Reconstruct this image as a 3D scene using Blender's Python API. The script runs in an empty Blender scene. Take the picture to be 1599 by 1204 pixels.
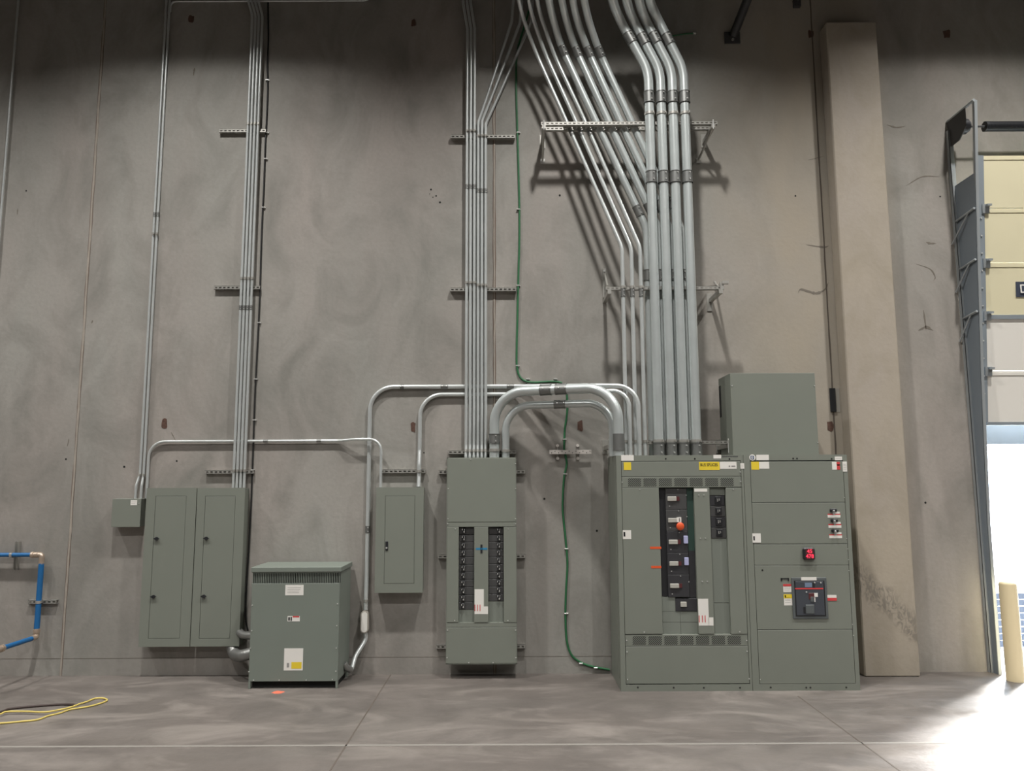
import bpy, math, random
from mathutils import Vector, Matrix
random.seed(7)
C = bpy.context.scene.collection
SC = bpy.context.scene

# ------------------------------------------------------------------ camera
F = 1200.0                       # focal length in pixels of the 1599 px frame
CAM_D, CAM_H = 8.42, 2.0         # distance to the wall plane (y = 0), eye height
PITCH = math.radians(7.2)
ROLL = math.radians(0.25)
CX, CY = 799.5, 602.0
_r0 = Vector((1, 0, 0))
_f = Vector((0, math.cos(PITCH), math.sin(PITCH)))
_u0 = Vector((0, -math.sin(PITCH), math.cos(PITCH)))
_u = (_u0 * math.cos(ROLL) + _r0 * math.sin(ROLL))
_r = (_r0 * math.cos(ROLL) - _u0 * math.sin(ROLL))
cam_data = bpy.data.cameras.new('camera')
cam_data.sensor_fit = 'HORIZONTAL'; cam_data.sensor_width = 36.0
cam_data.lens = F * 36.0 / 1599.0
cam = bpy.data.objects.new('camera', cam_data); C.objects.link(cam)
m = Matrix((( _r.x, _u.x, -_f.x, 0), (_r.y, _u.y, -_f.y, 0), (_r.z, _u.z, -_f.z, 0), (0, 0, 0, 1)))
cam.matrix_world = Matrix.Translation((0, -CAM_D, CAM_H)) @ m
SC.camera = cam
CAMP = Vector((0, -CAM_D, CAM_H))

# ------------------------------------------------------------------ view, world, lights
SC.view_settings.view_transform = 'Standard'
SC.view_settings.look = 'None'
SC.view_settings.gamma = 1.0
SC.view_settings.use_curve_mapping = False
SC.view_settings.exposure = -0.47
world = bpy.data.worlds.new('world'); SC.world = world; world.use_nodes = True
bg = world.node_tree.nodes['Background']
bg.inputs['Color'].default_value = (0.66, 0.83, 1.0, 1)
bg.inputs['Strength'].default_value = 22.0

def spot(loc, power, cone, blend=1.0, col=(1, .98, .945), rad=.14):
    l = bpy.data.lights.new('high_bay_lamp', 'SPOT'); l.shadow_soft_size = rad
    l.spot_size = math.radians(cone); l.spot_blend = blend; l.energy = power; l.color = col
    o = bpy.data.objects.new('high_bay_lamp', l); C.objects.link(o); o.location = loc
    return o
for lx in (-12.2, -7.8, -3.4, 1.0, 5.4, 9.8):
    spot((lx, -2.7, 8.8), 2250 if lx > -7 else 1750, 121)
for lx in (-10.0, -3.4, 3.2, 9.8):
    spot((lx, -8.5, 8.8), 1850, 146)
for lx in (-6.0, 2.0, 9.0):
    spot((lx, -15.0, 8.8), 1600, 150)
sun = bpy.data.lights.new('sun', 'SUN'); sun.energy = 40; sun.angle = math.radians(15); sun.color = (1, .97, .93)
so = bpy.data.objects.new('sun', sun); C.objects.link(so)
so.rotation_euler = Vector((-.66, -.75, -.52)).to_track_quat('-Z', 'Y').to_euler()

# ------------------------------------------------------------------ pixel helpers
def ray(px, py):
    return (_r * ((px - CX) / F) + _u * ((CY - py) / F) + _f)
def W(px, py, d=0.0):
    """point seen at pixel (px, py), d metres in front of the wall"""
    v = ray(px, py); t = (CAM_D - d) / v.y
    return CAMP + v * t
def WX(px, py, X):
    v = ray(px, py); return CAMP + v * (X / v.x)
def WF(px, py, z=0.0):
    v = ray(px, py); return CAMP + v * ((z - CAM_H) / v.z)

# ------------------------------------------------------------------ materials
def lin(c):
    return tuple((x / 12.92 if x <= .04045 else ((x + .055) / 1.055) ** 2.4) for x in c)
def s8(r, g, b): return lin((r / 255, g / 255, b / 255))
def mat(name, rgb, rough=.5, metal=0.0, emit=0.0, spec=.5, noise=0.0, nscale=8.0, bump=0.0, bscale=60):
    m = bpy.data.materials.new(name); m.use_nodes = True
    nt = m.node_tree; b = nt.nodes['Principled BSDF']
    b.inputs['Base Color'].default_value = (*rgb, 1)
    b.inputs['Roughness'].default_value = rough
    b.inputs['Metallic'].default_value = metal
    b.inputs['Specular IOR Level'].default_value = spec
    if emit:
        b.inputs['Emission Color'].default_value = (*rgb, 1)
        b.inputs['Emission Strength'].default_value = emit
    tc = None
    if noise or bump:
        tc = nt.nodes.new('ShaderNodeTexCoord')
    if noise:
        n = nt.nodes.new('ShaderNodeTexNoise'); n.inputs['Scale'].default_value = nscale; n.inputs['Detail'].default_value = 5
        nt.links.new(tc.outputs['Object'], n.inputs['Vector'])
        r = nt.nodes.new('ShaderNodeMapRange')
        r.inputs['To Min'].default_value = 1 - noise; r.inputs['To Max'].default_value = 1 + noise
        r.inputs['From Min'].default_value = .25; r.inputs['From Max'].default_value = .75
        nt.links.new(n.outputs['Fac'], r.inputs['Value'])
        mx = nt.nodes.new('ShaderNodeVectorMath'); mx.operation = 'SCALE'
        mx.inputs[0].default_value = rgb
        nt.links.new(r.outputs['Result'], mx.inputs['Scale'])
        nt.links.new(mx.outputs['Vector'], b.inputs['Base Color'])
    if bump:
        n2 = nt.nodes.new('ShaderNodeTexNoise'); n2.inputs['Scale'].default_value = bscale; n2.inputs['Detail'].default_value = 4
        nt.links.new(tc.outputs['Object'], n2.inputs['Vector'])
        bp = nt.nodes.new('ShaderNodeBump'); bp.inputs['Strength'].default_value = bump; bp.inputs['Distance'].default_value = .01
        nt.links.new(n2.outputs['Fac'], bp.inputs['Height'])
        nt.links.new(bp.outputs['Normal'], b.inputs['Normal'])
    return m

_p = W(1392, 948, .2); SCUFF_C = _p.x * .93 + _p.z + .11
def concrete(name, base, warm, dark, sc=.7, rough=.8, streak=(1, 1, .35), beige=None, scuff=False, floor=False):
    """blotchy concrete: three noise layers, optional beige staining zone in x"""
    m = bpy.data.materials.new(name); m.use_nodes = True
    nt = m.node_tree; L = nt.links; N = nt.nodes
    b = N['Principled BSDF']; b.inputs['Roughness'].default_value = rough
    b.inputs['Specular IOR Level'].default_value = .35
    tc = N.new('ShaderNodeTexCoord')
    def noise(scale, detail, stretch, dist=0.0, rgh=.55):
        mp = N.new('ShaderNodeMapping'); mp.inputs['Scale'].default_value = stretch
        L.new(tc.outputs['Object'], mp.inputs['Vector'])
        n = N.new('ShaderNodeTexNoise'); n.inputs['Scale'].default_value = scale
        n.inputs['Detail'].default_value = detail; n.inputs['Distortion'].default_value = dist
        n.inputs['Roughness'].default_value = rgh
        L.new(mp.outputs['Vector'], n.inputs['Vector']); return n.outputs['Fac']
    def rng(v, a, bb, c=0.0, d=1.0):
        r = N.new('ShaderNodeMapRange'); r.inputs['From Min'].default_value = a; r.inputs['From Max'].default_value = bb
        r.inputs['To Min'].default_value = c; r.inputs['To Max'].default_value = d
        L.new(v, r.inputs['Value']); return r.outputs['Result']
    def mix(f, a, bb):
        x = N.new('ShaderNodeMix'); x.data_type = 'RGBA'
        L.new(f, x.inputs['Factor'])
        for k, v in ((6, a), (7, bb)):
            if isinstance(v, tuple): x.inputs[k].default_value = (*v, 1)
            else: L.new(v, x.inputs[k])
        return x.outputs[2]
    c = mix(rng(noise(sc, 6, streak, .4), .38, .62), base, warm)
    c = mix(rng(noise(sc * 2.3, 8, (1, 1, .6), .8, .62), .44, .74, 0, .85), c, dark)
    c = mix(rng(noise(sc * .8, 3, (1, 1, .8), .3), .42, .7, 0, .38), c, dark)
    c = mix(rng(noise(26, 6, (1, 1, 1)), .3, .75, 0, .22), c, dark)
    if beige:
        sx = N.new('ShaderNodeSeparateXYZ'); L.new(tc.outputs['Object'], sx.inputs['Vector'])
        a, bb, col = beige
        f1 = rng(sx.outputs['X'], a, bb)
        mu = N.new('ShaderNodeMath'); mu.operation = 'MULTIPLY'
        m2 = N.new('ShaderNodeMath'); m2.operation = 'MULTIPLY'
        L.new(f1, m2.inputs[0]); L.new(rng(sx.outputs['X'], 4.0, 4.4, 1, .15), m2.inputs[1])
        L.new(m2.outputs[0], mu.inputs[0]); L.new(rng(noise(1.1, 6, (1, 1, .5), .6), .3, .65, .35, 1), mu.inputs[1])
        c = mix(mu.outputs[0], c, col)
    if floor:
        c = mix(rng(noise(1.1, 7, (.7, 1.5, 1), 1.6, .62), .5, .68, 0, .65), c, tuple(min(1, x * 1.5) for x in base))
        c = mix(rng(noise(.5, 5, (.7, 1.6, 1), 1.0, .6), .48, .66, 0, .5), c, dark)
        L.new(rng(noise(1.6, 5, (.6, 2, 1)), .3, .7, .34, .62), b.inputs['Roughness'])
    if scuff:
        # tyre-mark band running down to the right over the foot of the pilaster, broken by wavy noise
        sx = N.new('ShaderNodeSeparateXYZ'); L.new(tc.outputs['Object'], sx.inputs['Vector'])
        def mth(op, a, bb):
            q = N.new('ShaderNodeMath'); q.operation = op
            for k, v in ((0, a), (1, bb)):
                if isinstance(v, (int, float)): q.inputs[k].default_value = v
                else: L.new(v, q.inputs[k])
            return q.outputs[0]
        w = mth('ADD', mth('MULTIPLY', sx.outputs['X'], .93), sx.outputs['Z'])       # distance along the band normal
        w = mth('ADD', w, mth('MULTIPLY', noise(5, 4, (1, 1, 1)), .22))
        d_ = mth('ABSOLUTE', mth('SUBTRACT', w, SCUFF_C), 0)
        band = rng(d_, .20, .10)
        br = rng(noise(11, 3, (1.4, 1, .7), 2.2), .44, .56, .15, 1)
        c = mix(mth('MULTIPLY', mth('MULTIPLY', band, br), .62), c, s8(104, 99, 92))
    L.new(c, b.inputs['Base Color'])
    bp = N.new('ShaderNodeBump'); bp.inputs['Strength'].default_value = .25; bp.inputs['Distance'].default_value = .01
    L.new(noise(18, 8, (1, 1, 1)), bp.inputs['Height']); L.new(bp.outputs['Normal'], b.inputs['Normal'])
    return m

M_WALL = concrete('wall_concrete', s8(152, 150, 144), s8(155, 148, 142), s8(118, 116, 110), beige=(2.0, 3.1, s8(156, 147, 133)))
M_PIL = concrete('pilaster_concrete', s8(166, 156, 141), s8(163, 154, 144), s8(150, 141, 126), sc=1.2, scuff=True)
M_FLOOR = concrete('floor_concrete', s8(114, 108, 103), s8(106, 99, 94), s8(86, 81, 77), sc=.8, rough=.45, streak=(.6, 1.6, 1), floor=True)
M_ROOM = mat('room_paint', s8(120, 118, 114), .8)
M_CEIL = mat('ceiling_deck', s8(120, 118, 114), .7)
M_STEEL = mat('grey_steel', s8(70, 70, 70), .6, .3)
M_GALV = mat('galvanised_conduit', s8(208, 212, 211), .30, .5, noise=.06, nscale=5)
M_GALVB = mat('galvanised_large_conduit', s8(200, 206, 205), .30, .5, noise=.07, nscale=4)
M_CPL = mat('steel_coupling', s8(132, 133, 131), .45, .7)
M_STRUT = mat('strut_steel', s8(176, 174, 168), .4, .6)
M_SCREW = mat('screw_metal', s8(225, 225, 222), .3, .6)
M_GREY = mat('grey_green_enamel', s8(119, 123, 114), .5, 0, noise=.025, nscale=3)
M_GREYD = mat('grey_green_enamel_recess', s8(118, 123, 115), .55)
M_GREYT = mat('grey_green_enamel_transformer', s8(116, 123, 115), .5, 0, noise=.025, nscale=3)
M_SEAM = mat('dark_gap', s8(30, 30, 28), .9)  # near-black standing in for the shade inside gaps, slots and holes
M_BLACK = mat('black_plastic', s8(32, 33, 36), .45)
M_BRK = mat('breaker_case', s8(70, 70, 70), .4)
M_BRK2 = mat('breaker_case_lower', s8(52, 52, 55), .4)
M_GRN = mat('dark_green_insulator', s8(48, 72, 64), .5)
M_WHITE = mat('white_label', s8(222, 219, 213), .6)
M_LTXT = mat('label_print', s8(140, 138, 136), .6)
M_YEL = mat('yellow_label', s8(222, 196, 50), .6)
M_RED = mat('red_label', s8(196, 60, 62), .6)
M_ORANGE = mat('orange_tape', s8(214, 84, 40), .5)
M_LILAC = mat('lilac_tag', s8(168, 170, 205), .5)
M_BLUEL = mat('blue_ink', s8(40, 120, 160), .5)
M_LOGO = mat('logo_blue', s8(70, 92, 130), .5)
M_HANDLE = mat('breaker_handle', s8(170, 168, 160), .4)
M_DRED = mat('dark_red_flag', s8(84, 40, 42), .4)
M_CHROME = mat('chrome_toggle', s8(210, 210, 208), .2, .8)
M_LED = mat('red_display', (1.0, .04, .09), .5, emit=1.6)
M_BEZEL = mat('breaker_bezel', s8(84, 89, 90), .5)
M_FACE = mat('breaker_face', s8(62, 66, 73), .45)
M_SCREEN = mat('breaker_screen', s8(112, 128, 150), .3)
M_GREEN = mat('green_insulation', s8(42, 102, 64), .5)
M_BLUE = mat('blue_pipe_paint', s8(28, 96, 150), .45)
M_BRASS = mat('nickel_brass', s8(190, 172, 155), .35, .6)
M_YCORD = mat('yellow_cord', s8(204, 184, 100), .55)
M_DCORD = mat('dark_cord', s8(64, 52, 48), .6)
M_CABLE = mat('black_cable', s8(16, 16, 16), .6)
M_RUST = mat('rusty_steel', s8(82, 58, 48), .8, noise=.4, nscale=40)
M_CAULK = mat('joint_sealant', s8(152, 144, 134), .8, noise=.12, nscale=14)
M_CAULKR = mat('joint_edge_stain', s8(112, 98, 89), .9)
M_JOINT = mat('joint_dark_line', s8(88, 80, 72), .9)  # dark brown line of the wall and floor joints
M_JOINTP = mat('joint_filler_pale', s8(128, 124, 118), .9)
M_CRACK = mat('crack_stain', s8(112, 105, 96), .9)
M_DOOR = mat('door_cream', s8(218, 210, 178), .5, noise=.02, nscale=3)
M_DOORLIT = mat('door_cream_floor_lit', s8(226, 222, 214), .5)  # cream door whitened to paint in light bouncing up off the floor
M_DSTILE = mat('door_stile', s8(150, 158, 164), .45, .3)
M_TRACK = mat('door_track_steel', s8(166, 171, 173), .35, .35)
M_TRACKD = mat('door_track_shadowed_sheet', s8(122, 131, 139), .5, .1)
M_BOLL = mat('bollard_paint', s8(226, 210, 172), .5)
M_PAINTO = mat('orange_spray_paint', s8(214, 110, 84), .8)
M_SIGN = mat('sign_dark', s8(62, 68, 82), .5)
M_ASPH = mat('yard_concrete', s8(190, 188, 184), .8)
M_CANOPY = mat('canopy_paint', s8(150, 160, 172), .7)
M_LBBODY = mat('conduit_body_casting', s8(176, 170, 162), .45, .3)

# ------------------------------------------------------------------ mesh builder
def world_of(o):
    v = Vector((0, 0, 0))
    while o is not None:
        v = v + Vector(o.location); o = o.parent
    return v
class MB:
    def __init__(s): s.v = []; s.f = []; s.mi = []; s.ms = []; s.sm = []
    def _m(s, m):
        if m not in s.ms: s.ms.append(m)
        return s.ms.index(m)
    def add(s, vs, fs, m, smooth=False):
        o = len(s.v); s.v += [Vector(x) for x in vs]
        k = s._m(m)
        for f in fs:
            s.f.append([i + o for i in f]); s.mi.append(k); s.sm.append(smooth)
    def box(s, x0, x1, y0, y1, z0, z1, m, bev=0.0):
        if x0 > x1: x0, x1 = x1, x0
        if y0 > y1: y0, y1 = y1, y0
        if z0 > z1: z0, z1 = z1, z0
        if bev <= 0:
            vs = [(x0, y0, z0), (x1, y0, z0), (x1, y1, z0), (x0, y1, z0), (x0, y0, z1), (x1, y0, z1), (x1, y1, z1), (x0, y1, z1)]
            fs = [(0, 3, 2, 1), (4, 5, 6, 7), (0, 1, 5, 4), (1, 2, 6, 5), (2, 3, 7, 6), (3, 0, 4, 7)]
            s.add(vs, fs, m); return
        b = min(bev, (x1 - x0) * .45, (y1 - y0) * .45, (z1 - z0) * .45)
        # chamfered box: 24 verts
        vs = []; idx = {}
        for sx in (0, 1):
            for sy in (0, 1):
                for sz in (0, 1):
                    X = (x0, x1)[sx]; Y = (y0, y1)[sy]; Z = (z0, z1)[sz]
                    ix = b if sx == 0 else -b; iy = b if sy == 0 else -b; iz = b if sz == 0 else -b
                    for ax, p in (('x', (X, Y + iy, Z + iz)), ('y', (X + ix, Y, Z + iz)), ('z', (X + ix, Y + iy, Z))):
                        idx[(sx, sy, sz, ax)] = len(vs); vs.append(p)
        fs = []
        g = lambda a, b_, c, ax: idx[(a, b_, c, ax)]
        for k in (0, 1):
            q = [g(k, 0, 0, 'x'), g(k, 1, 0, 'x'), g(k, 1, 1, 'x'), g(k, 0, 1, 'x')]; fs.append(q if k else q[::-1])
            q = [g(0, k, 0, 'y'), g(0, k, 1, 'y'), g(1, k, 1, 'y'), g(1, k, 0, 'y')]; fs.append(q if k else q[::-1])
            q = [g(0, 0, k, 'z'), g(1, 0, k, 'z'), g(1, 1, k, 'z'), g(0, 1, k, 'z')]; fs.append(q if k else q[::-1])
        for a in (0, 1):
            for c in (0, 1):
                fs.append([g(a, 0, c, 'x'), g(a, 1, c, 'x'), g(a, 1, c, 'z'), g(a, 0, c, 'z')])
                fs.append([g(a, c, 0, 'x'), g(a, c, 1, 'x'), g(a, c, 1, 'y'), g(a, c, 0, 'y')])
                fs.append([g(0, a, c, 'y'), g(1, a, c, 'y'), g(1, a, c, 'z'), g(0, a, c, 'z')])
                for e in (0, 1):
                    fs.append([g(a, c, e, 'x'), g(a, c, e, 'y'), g(a, c, e, 'z')])
        s.add(vs, fs, m)
    def pbox(s, x0, y0, x1, y1, d0, d1, m, yr=None, bev=0.0):
        """box whose front face covers the pixel rectangle at distance d1 from the wall"""
        ym = (y0 + y1) / 2 if yr is None else yr; xm = (x0 + x1) / 2
        s.box(W(x0, ym, d1).x, W(x1, ym, d1).x, -d1, -d0, W(xm, y1, d1).z, W(xm, y0, d1).z, m, bev)
    def cyl(s, p, q, r, m, n=16, r2=None, cap=True):
        p = Vector(p); q = Vector(q); r2 = r if r2 is None else r2
        a = (q - p).normalized(); t = Vector((0, 0, 1)) if abs(a.z) < .9 else Vector((1, 0, 0))
        u = a.cross(t).normalized(); w = a.cross(u)
        vs = []
        for (c, rr) in ((p, r), (q, r2)):
            for k in range(n):
                an = 2 * math.pi * k / n
                vs.append(c + (u * math.cos(an) + w * math.sin(an)) * rr)
        fs = [(k, n + k, n + (k + 1) % n, (k + 1) % n) for k in range(n)]
        s.add(vs, fs, m, True)
        if cap: 
            s.add(vs[:n], [tuple(range(n))], m); s.add(vs[n:], [tuple(range(n))[::-1]], m)
    def ball(s, c, r, m, n=10, sc=(1, 1, 1)):
        vs = []; fs = []
        for i in range(n // 2 + 1):
            th = math.pi * i / (n // 2)
            for k in range(n):
                ph = 2 * math.pi * k / n
                vs.append((c[0] + r * sc[0] * math.sin(th) * math.cos(ph), c[1] + r * sc[1] * math.sin(th) * math.sin(ph), c[2] + r * sc[2] * math.cos(th)))
        for i in range(n // 2):
            for k in range(n):
                fs.append((i * n + k, (i + 1) * n + k, (i + 1) * n + (k + 1) % n, i * n + (k + 1) % n))
        s.add(vs, fs, m, True)
    def tube(s, pts, r, m, n=14, rf=None, cap=True):
        pts = [Vector(p) for p in pts]
        N = len(pts); tang = []
        for i in range(N):
            a = pts[max(0, i - 1)]; b = pts[min(N - 1, i + 1)]
            tang.append((b - a).normalized())
        t = Vector((0, 1, 0)) if abs(tang[0].y) < .9 else Vector((1, 0, 0))
        u = (t - tang[0] * t.dot(tang[0])).normalized()
        vs = []
        for i in range(N):
            u = (u - tang[i] * u.dot(tang[i])).normalized(); w = tang[i].cross(u)
            rr = r if rf is None else rf(i, N)
            for k in range(n):
                an = 2 * math.pi * k / n
                vs.append(pts[i] + (u * math.cos(an) + w * math.sin(an)) * rr)
        fs = []
        for i in range(N - 1):
            for k in range(n):
                fs.append((i * n + k, i * n + (k + 1) % n, (i + 1) * n + (k + 1) % n, (i + 1) * n + k))
        s.add(vs, fs, m, True)
        if cap:
            s.add(vs[:n], [tuple(range(n))[::-1]], m); s.add(vs[-n:], [tuple(range(n))], m)
    def build(s, name, parent=None):
        off = world_of(parent) if parent else Vector((0, 0, 0))
        me = bpy.data.meshes.new(name)
        me.from_pydata([tuple(v - off) for v in s.v], [], s.f)
        for mm in s.ms: me.materials.append(mm)
        for p, k, sm in zip(me.polygons, s.mi, s.sm): p.material_index = k; p.use_smooth = sm
        me.update()
        o = bpy.data.objects.new(name, me); C.objects.link(o)
        if parent: o.parent = parent
        return o

def tag(o, label=None, cat=None, group=None, kind=None):
    if label: o['label'] = label
    if cat: o['category'] = cat
    if group: o['group'] = group
    if kind: o['kind'] = kind
    return o
def empty(name, loc, label, cat, group=None):
    o = bpy.data.objects.new(name, None); o.empty_display_size = .1
    C.objects.link(o); o.location = loc
    return tag(o, label, cat, group)
def struct(o): o['kind'] = 'structure'; return o

def fillet(pts, R, n=10):
    """round the corners of a polyline; R one radius or a list for the inner corners"""
    pts = [Vector(p) for p in pts]; out = [pts[0]]
    for i in range(1, len(pts) - 1):
        r = R[i - 1] if isinstance(R, (list, tuple)) else R
        a = (pts[i - 1] - pts[i]); b = (pts[i + 1] - pts[i])
        la, lb = a.length, b.length; a.normalize(); b.normalize()
        ang = a.angle(b)
        if ang > math.pi - .01 or r <= 0: out.append(pts[i]); continue
        t = min(r / math.tan(ang / 2), la * .49, lb * .49)
        rr = t * math.tan(ang / 2)
        bis = (a + b).normalized(); c = pts[i] + bis * (rr / math.sin(ang / 2))
        p0 = pts[i] + a * t; p1 = pts[i] + b * t
        v0 = p0 - c; v1 = p1 - c; tot = v0.angle(v1); ax = v0.cross(v1).normalized()
        for k in range(n + 1):
            out.append(c + Matrix.Rotation(tot * k / n, 3, ax) @ v0)
    out.append(pts[-1]); return out
def smooth_path(pts, n=8):
    """Catmull-Rom"""
    P = [Vector(p) for p in pts]; P = [P[0] * 2 - P[1]] + P + [P[-1] * 2 - P[-2]]; out = []
    for i in range(1, len(P) - 2):
        for k in range(n):
            t = k / n; a, b, c, d = P[i - 1], P[i], P[i + 1], P[i + 2]
            out.append(.5 * ((2 * b) + (c - a) * t + (2 * a - 5 * b + 4 * c - d) * t * t + (3 * b - a - 3 * c + d) * t ** 3))
    out.append(P[-2]); return out
def on_path(path, py):
    """the point of a path seen at image row py, with its direction"""
    def row(p):
        q = p - CAMP; return CY - F * q.dot(_u) / q.dot(_f)
    for a, b in zip(path, path[1:]):
        ra, rb = row(a), row(b)
        if (ra - py) * (rb - py) <= 0 and ra != rb:
            return a.lerp(b, (py - ra) / (rb - ra)), (b - a).normalized()
    return None

# ------------------------------------------------------------------ text
def text_mesh(txt, name, X, d, Z, size, m, parent, squash=1.0):
    cu = bpy.data.curves.new('t', 'FONT'); cu.body = txt; cu.size = size; cu.extrude = .0006
    cu.align_x = 'CENTER'; cu.align_y = 'CENTER'; cu.offset = size * .004
    o = bpy.data.objects.new('t', cu); C.objects.link(o)
    dg = bpy.context.evaluated_depsgraph_get(); dg.update()
    me = bpy.data.meshes.new_from_object(o.evaluated_get(dg))
    bpy.data.objects.remove(o)
    off = world_of(parent)
    for v in me.vertices:
        x, y, z = v.co
        v.co = Vector((X + x * squash, -d - z, Z + y)) - off
    me.materials.clear(); me.materials.append(m); me.name = name
    r = bpy.data.objects.new(name, me); C.objects.link(r); r.parent = parent
    return r

# ================================================================== SETTING
WT = .22
XO = W(1552, 1047, 0).x                  # left edge of the dock opening
DOOR_Z = 4.9                             # top of the opening (behind the door panels)
XO2 = XO + 2.75
b = MB()
b.box(-14, XO, 0, WT, 0, 10.2, M_WALL)
b.box(XO, XO2, 0, WT, DOOR_Z, 10.2, M_WALL)
b.box(XO2, 16, 0, WT, 0, 10.2, M_WALL)
struct(b.build('wall_back'))
b = MB(); b.box(-14.2, 16.2, -22.2, WT, -.2, 0, M_FLOOR); struct(b.build('floor'))
b = MB(); b.box(-14.2, 16.2, -22.2, WT, 10.2, 10.4, M_CEIL); struct(b.build('ceiling'))
b = MB(); b.box(-14.2, -14, -22, 0, 0, 10.2, M_ROOM); struct(b.build('wall_left'))
b = MB(); b.box(16, 16.2, -22, 0, 0, 10.2, M_ROOM); struct(b.build('wall_right'))
b = MB(); b.box(-14.2, 16.2, -22.2, -22, 0, 10.2, M_ROOM); struct(b.build('wall_rear'))
# pilaster
PD = .2
px0 = W(1350, 1045, PD).x; px1 = W(1437, 1045, PD).x
pzt = W(1330, 34, PD).z
b = MB(); b.box(px0, px1, -PD, 0, 0, pzt, M_PIL, .012); pil = b.build('column'); struct(pil)
# joint sealant strips in the wall, as trim
def jx(px, py): return W(px, py, 0).x
def wavy_strip(X, z0, z1, w, m, d0=0.0, d1=.004, amp=.003, n=60, X2=None):
    vs = []; fs = []
    for i in range(n + 1):
        z = z0 + (z1 - z0) * i / n; x = X + random.uniform(-amp, amp) + ((X2 - X) * i / n if X2 is not None else 0)
        ww = w * random.uniform(.8, 1.2)
        vs += [(x - ww / 2, -d1, z), (x + ww / 2, -d1, z), (x + ww / 2, -d0 + .002, z), (x - ww / 2, -d0 + .002, z)]
    for i in range(n):
        a = i * 4
        fs += [(a, a + 1, a + 5, a + 4), (a + 1, a + 2, a + 6, a + 5), (a + 3, a, a + 4, a + 7)]
    return vs, fs
b = MB(); X1 = W(130, 527, 0).x
b.add(*wavy_strip(X1, 0, 9, .030, M_CAULKR, d1=.003), M_CAULKR); b.add(*wavy_strip(X1 + .002, 0, 9, .020, M_CAULK, d1=.006), M_CAULK)
struct(b.build('trim_1'))
b = MB(); X2 = W(772, 450, 0).x
b.add(*wavy_strip(X2, 0, 9, .030, M_CAULKR, d1=.003), M_CAULKR); b.add(*wavy_strip(X2, 0, 9, .016, M_CAULK, d1=.006), M_CAULK)
struct(b.build('trim_2'))
b = MB(); X3 = px0 - .085
b.add(*wavy_strip(X3, 0, 9, .014, M_JOINT, d1=.004, amp=.002), M_JOINT)
struct(b.build('trim_3'))
# horizontal form line low on the wall
b = MB()
z = W(600, 1026, 0).z
b.box(-9, px0 - .2, -.002, .001, z - .0012, z + .0012, M_CRACK); struct(b.build('trim_4'))
# floor joints
def floor_strip(a, c, w, m, h=.0015):
    a = Vector(a); c = Vector(c); t = (c - a).normalized(); n = Vector((-t.y, t.x, 0)) * w / 2
    return [a + n, a - n, c - n, c + n, a + n + Vector((0, 0, h)), a - n + Vector((0, 0, h)), c - n + Vector((0, 0, h)), c + n + Vector((0, 0, h))], \
           [(4, 5, 6, 7), (0, 1, 5, 4), (1, 2, 6, 5), (2, 3, 7, 6), (3, 0, 4, 7)]
b = MB(); x = WF(562, 1130).x
b.add(*floor_strip((x, -.02, 0), (x, -16, 0), .012, M_JOINT), M_JOINT)
x = WF(1330, 1150).x
b.add(*floor_strip((x, -.9, 0), (x + .1, -16, 0), .012, M_JOINT), M_JOINT)
y = WF(800, 1163).y
b.add(*floor_strip((-13, y, 0), (13, y, 0), .035, M_JOINTP), M_JOINTP)
struct(b.build('trim_5'))
# cracks and scuffs of the wall (their own shape)
def crack(pts, w, d=0.0, m=M_CRACK):
    P = smooth_path([W(x, y, d) for x, y in pts], 6); mb = MB()
    vs = []; fs = []; N = len(P)
    for i, p in enumerate(P):
        t = (P[min(N - 1, i + 1)] - P[max(0, i - 1)]).normalized(); n = Vector((t.z, 0, -t.x))
        ww = w * math.sin(math.pi * (i + .6) / (N + .2)) * random.uniform(.6, 1.3) / 2
        vs += [p + n * ww + Vector((0, -.0015, 0)), p - n * ww + Vector((0, -.0015, 0)), p - n * ww + Vector((0, .001, 0)), p + n * ww + Vector((0, .001, 0))]
    for i in range(N - 1):
        a = i * 4; fs += [(a, a + 4, a + 5, a + 1), (a + 1, a + 5, a + 6, a + 2), (a + 3, a + 7, a + 4, a)]
    return vs, fs
wall = bpy.data.objects['wall_back']
for pts, w in ([((1246, 458), (1250, 452), (1262, 455), (1275, 458), (1288, 452), (1294, 440)), .03],
               [((1434, 516), (1446, 511), (1457, 516)), .03], [((1442, 484), (1446, 514)), .016],
               [((1446, 378), (1452, 380), (1462, 380)), .025], [((1430, 412), (1452, 420), (1460, 432), (1458, 438)), .014],
               [((1385, 195), (1400, 199), (1414, 197)), .02], [((1415, 290), (1440, 276), (1467, 276)), .014],
               [((267, 675), (270, 680), (274, 688)), .012], [((1180 + 300 / 3.81, 382), (1285, 386), (1294, 384)), .02],
               [((1262, 250), (1275, 247), (1286, 244)), .008], [((27, 335), (28, 325)), .012],
               [((105, 697), (108, 685)), .012], [((143, 505), (145, 500)), .015], [((302, 118), (304, 106)), .02]):
    mb = MB(); mb.add(*crack(pts, w), M_CRACK); mb.build('crack', wall)
for x, y, r in ((673, 296, .011), (681, 306, .010), (687, 316, .012), (676, 308, .006), (874, 305, .012), (1242, 306, .010), (1468, 307, .010), (41, 298, .01),
                (671, 303, .005), (194, 729, .012), (1445, 785, .012), (662, 707, .008), (103, 717, .010), (276, 720, .010), (850, 779, .012), (932, 829, .012)):
    mb = MB(); p = W(x, y, 0); mb.cyl(p + Vector((0, .002, 0)), p + Vector((0, -.0015, 0)), r, M_SEAM, 10); mb.build('hole', wall)
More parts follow.
